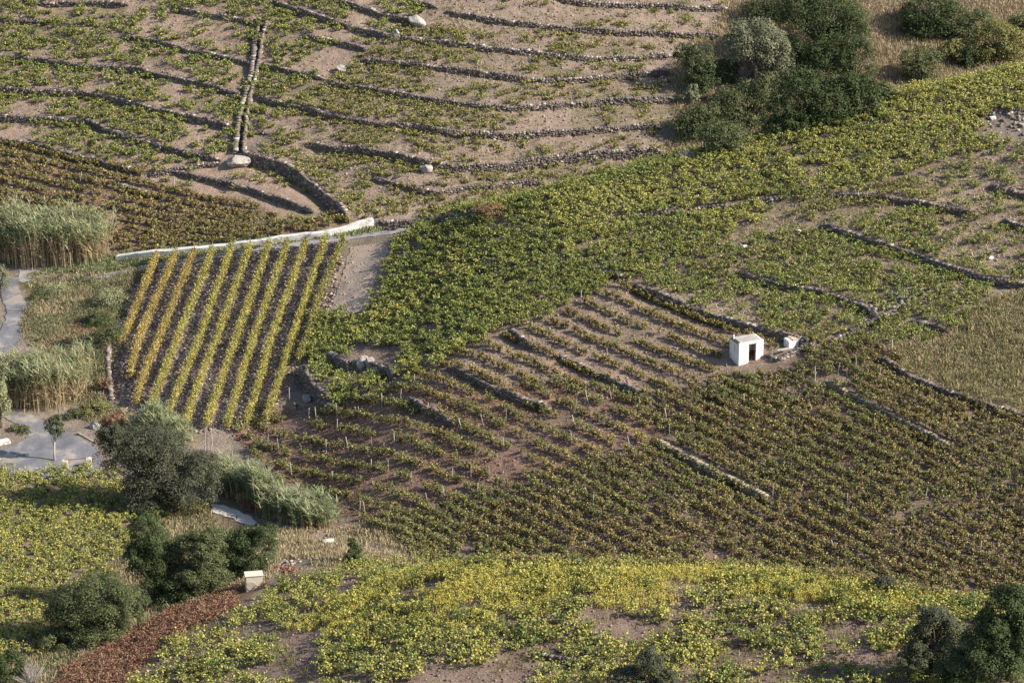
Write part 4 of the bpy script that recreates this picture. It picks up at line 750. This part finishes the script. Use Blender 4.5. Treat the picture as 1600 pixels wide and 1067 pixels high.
# ------------------------------------------------------------------ the nearest 300 vines, each a plant of its own
def proto(pal, ns, nl, leaf, R, H, seed):
    rng = np.random.default_rng(seed); P = np.zeros((1, 3)); L = vine_points(P, np.array([R]), np.array([H]), ns, nl, rng); V, F = leaves(L, leaf * (.7 + .6 * rng.random(len(L))), rng)
    fo = np_mesh('foliage', V, F, MAT_LEAF, pick(pal, len(L), rng, .2, np.full(len(L), rng.random()))); b_ = MB()
    b_.tube([(0, 0, -.15), (.04, .02, .15), (-.02, .03, .3)], [.07, .055, .06], 6)
    for _ in range(4): a = rng.random() * 6.28; b_.tube([(-.02, .03, .28), (.14 * math.cos(a), .14 * math.sin(a), .38), (.25 * math.cos(a), .25 * math.sin(a), .55)], [.04, .028, .012], 5)
    return fo, b_.mesh('trunk', MAT_BARK)
PR_NEAR = [proto('lime' if i % 3 else 'bright', 14, 27, .118, 1.0, .8, 300 + i) for i in range(12)]
PR_GOLD = [proto('gold' if i % 3 == 0 else 'lime', 13, 25, .12, .95, .85, 330 + i) for i in range(10)]
rng = np.random.default_rng(23)
cov = lambda x, y, u, v: np.clip((fbm(x, y, 4, 24) - .3) / .16, 0, 1) * np.where(inpoly(u, v, Z['gold_weeds']), .75, .95)
Pn = scatter('near_vines', 1.42, .3, rng, .3, cov); Pg = scatter('gold_vines', 1.2, .5, rng, .3, cover_noise(4, .12, .3, 25))
A = np.concatenate([np.concatenate([Pn, np.zeros((len(Pn), 1))], 1), np.concatenate([Pg, np.ones((len(Pg), 1))], 1)]); u, v = project(A[:, 0], A[:, 1], A[:, 2]); inn = (u > 0) & (u < 1600) & (v > 0) & (v < 1072)
order = np.argsort(A[:, 1] + np.where(inn, 0, 500)); ind = order[:300]; rest = order[300:]; print('vines', len(Pn), len(Pg), inn.sum())
for k in ind:
    x, y, z, g_ = A[k]; fo, tr = (PR_GOLD if g_ else PR_NEAR)[rng.integers(0, 10)]; o = empty('grapevine', (x, y, z), rng.random() * 6.28); s = .9 + .5 * rng.random(); o.scale = (s * 1.0, s, s * (.85 + .3 * rng.random()))
    link('foliage', fo, o); link('trunk', tr, o); uu, vv = project(x, y, z)
    if g_: tag(o, 'golden yellow bush vine in the dense plot beside the dark bushes', 'grapevine', 'golden bush vines below the turning place')
    elif vv < 965: tag(o, 'lime green bush vine among yellow weeds near the crest', 'grapevine', 'bush vines near the crest')
    elif uu < 700: tag(o, 'green and yellow bush vine on the weedy end of the nearest slope', 'grapevine', 'bush vines on the weedy end of the nearest slope')
    else: tag(o, 'green and yellow bush vine on the bare grey soil of the nearest slope', 'grapevine', 'bush vines on bare soil of the nearest slope')
for g_, pal, nm, lab in ((0, 'lime', 'vineyard', 'remaining lime green vines around the weedy crest'), (1, 'lime', 'vineyard', 'dense golden yellow vines below the turning place')):
    P = A[rest][A[rest][:, 3] == g_][:, :3]
    if len(P) < 3: continue
    V, F, C = foliage_of(P, np.full(len(P), .9), np.full(len(P), .85), 13, 24, .12, pal, rng); tag(link(nm, np_mesh(nm, V, F, MAT_LEAF, C)), lab, 'vines', None, 'stuff')

# ------------------------------------------------------------------ trees and shrubs
def crown_pts(c, r, n, rng, clump):
    """leaf positions on clumps spread through an ellipsoid"""
    m = max(12, int(36 * clump)); d = rng.normal(0, 1, (m, 3)); d /= np.linalg.norm(d, axis=1)[:, None]; d[:, 2] = np.where(d[:, 2] < -.7, -d[:, 2], d[:, 2]); cc = d * (.42 + .42 * rng.random((m, 1)) ** .7); cr = (.17 + .15 * rng.random(m)) * min(1, 1.5 / clump ** .5)
    k = rng.integers(0, m, n); e = rng.normal(0, 1, (n, 3)); e[:, 2] = np.where(e[:, 2] < -.4, -e[:, 2], e[:, 2]); e /= np.linalg.norm(e, axis=1)[:, None]; q = cc[k] + e * (cr[k] * (.72 + .4 * rng.random(n) ** .6))[:, None]
    return np.array(c) + q * np.array(r) * 1.08, cc * np.array(r) + np.array(c), e
def tree(name, lab, foot, ells, pal, seed, leaf=.15, dens=1.0, trunk_r=None, cat_='tree', group=None, trunk_show=False, twig=0):
    rng = np.random.default_rng(seed + 900); f = hit1(*foot); s = px_m(f); o = empty(name, tuple(f)); tag(o, lab, cat_, group); PT, LIMB, NB = [], [], []
    for (u, v, a, b2) in ells:
        rx = a / s; h = math.sqrt(max((b2 / s) ** 2 - (rx * .85 * SPI) ** 2, (b2 / s * .7) ** 2)) / CPI
        q_ = hit1(u, v + b2 * .75); c = np.array(at_y(u, v, min(f[1] + rx * .3, q_[1] + rx * .6))); zg = float(ground(c[0], c[1])); n = int(a * b2 * 4.4 * dens * (.15 / leaf) ** 2)
        p, cc, nb = crown_pts(c - f, (rx, rx * .85, h), n, rng, .5 + rx / 2.2); PT.append(p); NB.append(nb); LIMB.append((c - f, cc, rx))
    P = np.concatenate(PT); P[:, 2] = np.maximum(P[:, 2], ground(P[:, 0] + f[0], P[:, 1] + f[1]) - f[2] + .04); V, F = leaves(P, leaf * (.65 + .7 * rng.random(len(P))), rng, .25, .6, np.concatenate(NB)); bias = fbm(P[:, 0] * 1.0 + P[:, 2], P[:, 1] + P[:, 2] * .7, 1.6, seed)
    link('crown', np_mesh('crown', V, F, MAT_TREE, pick(pal, len(P), rng, .2, bias)), o)
    tr = trunk_r or max(.06, LIMB[0][2] * .085); b_ = MB(); top = Vector(LIMB[0][0].tolist())
    b_.tube([(0, 0, -.3), (tr * .4, 0, top.z * .35), tuple(top * .8)], [tr * 1.25, tr * .9, tr * .55], 8)
    for c, cc, rx in LIMB:
        for q in cc[::4]: q = Vector(q.tolist()); st = top * (.35 + .3 * rng.random()); b_.tube([tuple(st), tuple(st.lerp(q, .5) + Vector((0, 0, .1 * rx))), tuple(q)], [tr * .4, tr * .25, tr * .1], 5)
    b_.build('trunk', MAT_WOOD if trunk_show else MAT_BARK, o, None, True); return o
tree('holm_oak', 'broad dark grey green evergreen tree shading the golden vines', (240, 805), [(250, 745, 66, 52), (195, 708, 50, 40), (290, 765, 52, 46), (235, 782, 50, 30), (235, 690, 58, 30), (175, 690, 26, 28), (312, 735, 36, 34)], 'holm', 1, .13, 1.1)
tree('young_tree', 'small round crowned tree with a pale trunk on the turning place', (85, 720), [(86, 669, 16, 21)], 'oak', 2, .13, 1.5, .09, trunk_show=True)
BU = 'dark bushes between the golden vines and red brush'
tree('evergreen_bush', 'dark bush at the upper end of the golden vines, touching its neighbour', (240, 945), [(244, 880, 48, 50), (228, 830, 30, 28), (262, 925, 36, 32), (215, 870, 26, 30)], 'oak', 3, .12, 1.2, cat_='bush', group=BU)
tree('evergreen_bush', 'middle dark bush between the red brush and dry grass', (305, 935), [(308, 880, 46, 46), (290, 912, 40, 34), (322, 850, 34, 26), (330, 905, 34, 26)], 'shrub', 4, .12, 1.2, cat_='bush', group=BU)
tree('evergreen_bush', 'bush right beside the cream tank', (380, 905), [(388, 860, 46, 36), (412, 838, 28, 20), (352, 880, 34, 34), (385, 888, 34, 20)], 'oak', 5, .12, 1.2, cat_='bush', group=BU)
tree('evergreen_bush', 'large rounded olive green bush beside the rust red brush', (150, 1005), [(155, 940, 62, 46), (115, 960, 44, 44), (190, 950, 42, 44), (100, 1002, 40, 28), (160, 988, 46, 30)], 'shrub', 6, .12, 1.2, cat_='bush', group=BU)
tree('evergreen_bush', 'dark bush in the lowest corner beside the bare twigs', (15, 1075), [(14, 1045, 26, 30)], 'oak', 7, .12, 1.2, cat_='bush')
tree('evergreen_bush', 'grey green bush in the lower right corner, narrower one of two', (1460, 1060), [(1462, 985, 40, 44), (1430, 1030, 32, 32), (1480, 1035, 44, 36)], 'holm', 8, .12, 1.2, cat_='bush')
tree('evergreen_tree', 'big dark bushy tree filling the lower right corner', (1560, 1110), [(1545, 1025, 62, 52), (1578, 955, 40, 44), (1595, 1010, 44, 56), (1505, 1050, 48, 36), (1550, 985, 40, 30)], 'oak', 9, .13, 1.2)
tree('evergreen_bush', 'low grey green bush rising among the vines at the bottom edge', (1010, 1095), [(1015, 1038, 26, 28), (985, 1060, 34, 20), (1040, 1062, 26, 18)], 'holm', 10, .12, 1.2, cat_='bush')
tree('evergreen_bush', 'small dark bush where the yellow weeds meet the dark vines', (1382, 932), [(1382, 917, 24, 17)], 'holm', 11, .12, 1.3, cat_='bush')
tree('cypress_shrub', 'narrow pointed green shrub beside the dry gully', (552, 884), [(552, 866, 15, 18), (550, 850, 8, 10), (556, 878, 18, 10)], 'oak', 12, .12, 1.4, cat_='shrub')
TH = 'trees and shrubs of the upper thicket'
for k, (nm, lab, ft, el, pal) in enumerate([
  ('oak_tree', 'dark rounded tree standing apart at the edge of the terraces', (1092, 152), [(1088, 100, 27, 28), (1066, 85, 12, 14), (1100, 125, 20, 22)], 'oak'),
  ('oak_tree', 'dark tree at the very top, just off the highest wall', (1200, 42), [(1205, 10, 40, 20)], 'oak'),
  ('olive_tree', 'pale grey green feathery tree in front of the dark oaks', (1180, 150), [(1178, 70, 42, 38), (1210, 95, 26, 42), (1150, 60, 18, 22)], 'sage'),
  ('oak_tree', 'largest dark oak in the thicket, its crown cut by the top edge', (1290, 110), [(1285, 35, 62, 48), (1250, 20, 36, 34), (1325, 50, 30, 36)], 'oak'),
  ('oak_tree', 'dark oak whose crown leans over the dry grass slope', (1335, 150), [(1335, 100, 34, 40), (1300, 95, 36, 34)], 'oak'),
  ('oak_tree', 'clumpy dark oak just above the bright green vines', (1270, 200), [(1250, 145, 38, 34), (1290, 160, 42, 36), (1325, 150, 24, 30)], 'oak'),
  ('oak_tree', 'dark low oak half hidden behind the vine ridge', (1215, 215), [(1222, 185, 28, 26), (1245, 192, 22, 22)], 'oak'),
  ('green_shrub', 'broad olive green shrub between the feathery tree and vine ridge', (1170, 205), [(1165, 165, 46, 30), (1195, 150, 26, 30)], 'shrub'),
  ('green_shrub', 'dark green spreading shrub at the end of the sixth wall', (1085, 220), [(1080, 195, 34, 24), (1110, 190, 30, 26)], 'shrub'),
  ('green_shrub', 'olive green shrub touching the vine ridge', (1135, 240), [(1130, 215, 38, 24)], 'shrub'),
  ('green_shrub', 'little grey shrub under the feathery tree', (1082, 165), [(1078, 153, 14, 10), (1130, 150, 14, 14)], 'sage'),
  ('oak_tree', 'dark oak right of the grass gap at the top', (1455, 60), [(1450, 18, 46, 30), (1480, 30, 34, 26), (1430, 50, 24, 20)], 'oak'),
  ('green_shrub', 'round dark green bush alone on the dry grass slope', (1435, 130), [(1438, 100, 30, 24)], 'shrub'),
  ('green_shrub', 'small yellow green bush beside the round dark bush', (1490, 98), [(1488, 80, 22, 17)], 'yellowshrub'),
  ('green_shrub', 'wide yellow green scrub bush near the far right edge', (1560, 100), [(1555, 65, 38, 30), (1585, 75, 28, 26), (1530, 90, 26, 16)], 'yellowshrub'),
  ('green_shrub', 'dark low shrub under the wide yellow green scrub', (1515, 108), [(1512, 96, 18, 12)], 'oak'),
  ('green_shrub', 'grey green shrub hard against the right edge of the thicket', (1600, 60), [(1595, 45, 26, 24)], 'shrub'),
  ('green_shrub', 'dark undergrowth filling the gap behind the feathery tree', (1232, 135), [(1228, 95, 34, 36), (1215, 125, 26, 22)], 'oak'),
  ('green_shrub', 'tangled dark shrub between the feathery tree and standalone oak', (1135, 130), [(1135, 112, 24, 20)], 'shrub'),
  ('oak_tree', 'small dark oak at the right flank of the thicket above the vines', (1355, 185), [(1348, 150, 26, 26), (1320, 185, 22, 16)], 'oak'),
  ('green_shrub', 'loose olive scrub linking the round bush with the yellow green scrub', (1478, 62), [(1500, 58, 28, 20), (1530, 40, 26, 22)], 'shrub'),
  ('green_shrub', 'sparse brown green scrub at the foot of the leaning oak', (1375, 165), [(1372, 145, 26, 16)], 'shrub')]):
    el = [(u, v, a * 1.18, b2 * 1.12) for u, v, a, b2 in el] + [(ft[0], ft[1] - 16, el[0][2] * .85, 20)]; tree(nm, lab, ft, el, pal, 30 + k, .17, 1.15, cat_='tree' if 'tree' in nm else 'shrub', group=TH)
tree('sapling', 'bright yellow leaved sapling rising from the vine ridge', (1432, 158), [(1434, 136, 17, 13), (1425, 146, 12, 8)], 'gold', 60, .16, .22, .04)
tree('dead_shrub', 'brown withered shrub at the end of the rubble bank wall', (765, 345), [(768, 328, 30, 12)], 'red', 61, .1, .8, cat_='shrub')
tree('willow_bush', 'pale green bush at the left edge above the asphalt lane', (2, 462), [(-2, 440, 20, 26)], 'sage', 62, .12, 1.3, cat_='bush')
tree('willow_bush', 'light green bush at the left edge beside the grass island', (2, 668), [(0, 640, 18, 26), (-5, 610, 20, 24)], 'reedgreen', 63, .12, 1.2, cat_='bush')
for k, (u, v, a, b2, pal, l) in enumerate([(70, 462, 24, 10, 'shrub', 'low dark bramble at the top of the grass bank'), (165, 520, 30, 30, 'shrub', 'green bramble patch against the slate field'), (85, 452, 26, 12, 'reedgreen', 'bright green herb patch below the concrete road'), (175, 468, 30, 18, 'reedgreen', 'bright green herb patch beside the first golden row'), (150, 500, 20, 16, 'shrub', 'dark green herb patch in the middle of the grass bank'), (45, 560, 20, 10, 'shrub', 'green herbs along the asphalt lane'), (150, 640, 26, 14, 'yellowshrub', 'yellowish bramble below the tall reeds'), (120, 648, 18, 12, 'shrub', 'low green bramble between reeds and turning place'),
      (165, 600, 12, 12, 'rust', 'reddish bramble against the dark retaining wall'), (1135, 618, 34, 14, 'shrub', 'fresh green weeds just below the hut'), (1175, 612, 24, 12, 'yellowshrub', 'yellow green weeds below the hut doorstep'), (30, 672, 20, 9, 'shrub', 'low green hedge plant on the grass island'),
      (180, 660, 22, 14, 'rust', 'brownish bramble where the slate field ends'), (400, 790, 26, 14, 'rust', 'dark reddish bramble between the reed clumps'), (405, 700, 18, 12, 'shrub', 'green bush at the end of the golden rows')]):
    tree('bramble', l, (u, v + b2 * .5), [(u, v, a, b2)], pal, 70 + k, .12, 1.0, cat_='bush')
# bare twiggy shrubs
def twigs(lab, u, v, w, h, seed, m=MAT_WOOD):
    rng = np.random.default_rng(seed); f = hit1(u, v); s = px_m(f); b_ = MB()
    for _ in range(70):
        a = rng.random() * 6.28; t = rng.random(); r = w / s * t; z = h / s * (1.1 - .5 * t) * (.7 + .4 * rng.random()); e = Vector((math.cos(a) * r, math.sin(a) * r, z)); mpt = e * .5 + Vector(rng.normal(0, .1, 3).tolist()); b_.tube([(0, 0, 0), tuple(mpt), tuple(e)], [.03, .018, .008], 4, False)
        for q in range(2): g_ = mpt.lerp(e, .3 + .3 * q); b_.tube([tuple(g_), tuple(g_ + Vector(rng.normal(0, .22, 3).tolist()) + Vector((0, 0, .25)))], [.012, .006], 3, False)
    tag(b_.build('bare_shrub', m, None, tuple(f)), lab, 'shrub')
twigs('leafless grey twiggy shrub at the bottom edge', 50, 1070, 34, 40, 1); twigs('leafless grey shrub under the feathery tree', 1160, 130, 26, 26, 2); twigs('tangle of bare twigs at the foot of the vine ridge', 1075, 250, 24, 16, 3)
# reeds
def reeds(lab, px, depth, n, h, brown, seed, bend=.25):
    rng = np.random.default_rng(seed); H = hit(resample(px, 6)); k = rng.random(n) * (len(H) - 1); i = k.astype(int); f = (k - i)[:, None]; P = H[i] * (1 - f) + H[np.minimum(i + 1, len(H) - 1)] * f
    P = P + np.stack([rng.normal(0, .5, n), rng.random(n) * depth + rng.normal(0, .35, n), 0 * k], 1); P[:, 2] = ground(P[:, 0], P[:, 1]); hh = h * (.55 + .75 * fbm(P[:, 0], P[:, 1], 1.6, seed)) * (.5 + .58 * np.sin(np.pi * np.clip(k / (len(H) - 1), .06, .94)) ** .7) * (.85 + .25 * rng.random(n)); o0 = H[len(H) // 2]
    az = rng.random(n) * 6.28; ln = np.stack([np.cos(az), np.sin(az)], 1) * (rng.random((n, 1)) * bend * h) + np.array((-.25, 0)); parts = []; T = [0, .35, .7, 1]
    def pos(t): return P + np.concatenate([ln * t ** 2, (hh * t * (1 - .08 * t))[:, None]], 1)
    fa = rng.random(n) * 6.28; w = np.stack([np.cos(fa), np.sin(fa) * .3, 0 * fa], 1) * .075
    for a, b2 in zip(T[:-1], T[1:]):
        A_, B_ = pos(a), pos(b2); V = np.stack([A_ - w * .5, A_ + w * .5, B_ + w * .45, B_ - w * .45], 1).reshape(-1, 3); parts.append((V, np.arange(4 * n).reshape(n, 4), pick('reedstraw' if a < brown else 'reedgreen', n, rng, .25)))
    for q in range(13):
        t = 1 - .8 * rng.random(n) ** 1.5; A_ = P + np.concatenate([ln * (t ** 2)[:, None], (hh * t)[:, None]], 1); a = rng.random(n) * 6.28; l = .35 + .4 * rng.random(n); e = np.stack([np.cos(a) * l, np.sin(a) * l, l * (.9 - .8 * rng.random(n))], 1); sd = np.cross(e, (0, 0, 1.)); sd = sd / (np.linalg.norm(sd, axis=1)[:, None] + 1e-6) * .035
        V = np.stack([A_ - sd, A_ + sd, A_ + e + sd * .3, A_ + e - sd * .3], 1).reshape(-1, 3); gcol = pick('reedgreen', n, rng, .25); m = (t + rng.normal(0, .12, n)) < brown + .12; gcol[m] = pick('reedstraw', int(m.sum()), rng, .25); parts.append((V, np.arange(4 * n).reshape(n, 4), gcol))
    V, F, C = cat(parts); tag(link('reed_bed', np_mesh('reed_bed', V - o0, F, MAT_DRY, C), None, tuple(o0)), lab, 'reeds')
reeds('tall reed bed, green over straw, at the end of the white wall', [(-30, 410), (20, 415), (60, 420), (110, 420), (158, 408)], 4.5, 1250, 4.6, .62, 1, .3)
reeds('reed bed with bare straw stalks above the turning place', [(-5, 636), (30, 640), (70, 645), (105, 640), (130, 615)], 4.0, 1000, 4.0, .68, 2, .3)
reeds('small upright green reed clump below the golden rows', [(338, 765), (352, 772), (372, 780)], 1.6, 260, 2.9, .15, 3, .15)
reeds('tall green reeds next to the broad dark evergreen and pale path', [(378, 784), (400, 796), (432, 810)], 2.4, 420, 3.3, .15, 4, .16)
reeds('bushy green reed thicket sloping down to the dry gully', [(425, 806), (450, 820), (480, 829), (516, 826)], 2.4, 560, 2.6, .1, 6, .25)
reeds('thin green reeds behind the broad dark evergreen', [(215, 690), (250, 690), (290, 700)], 2.0, 300, 2.2, .15, 5)
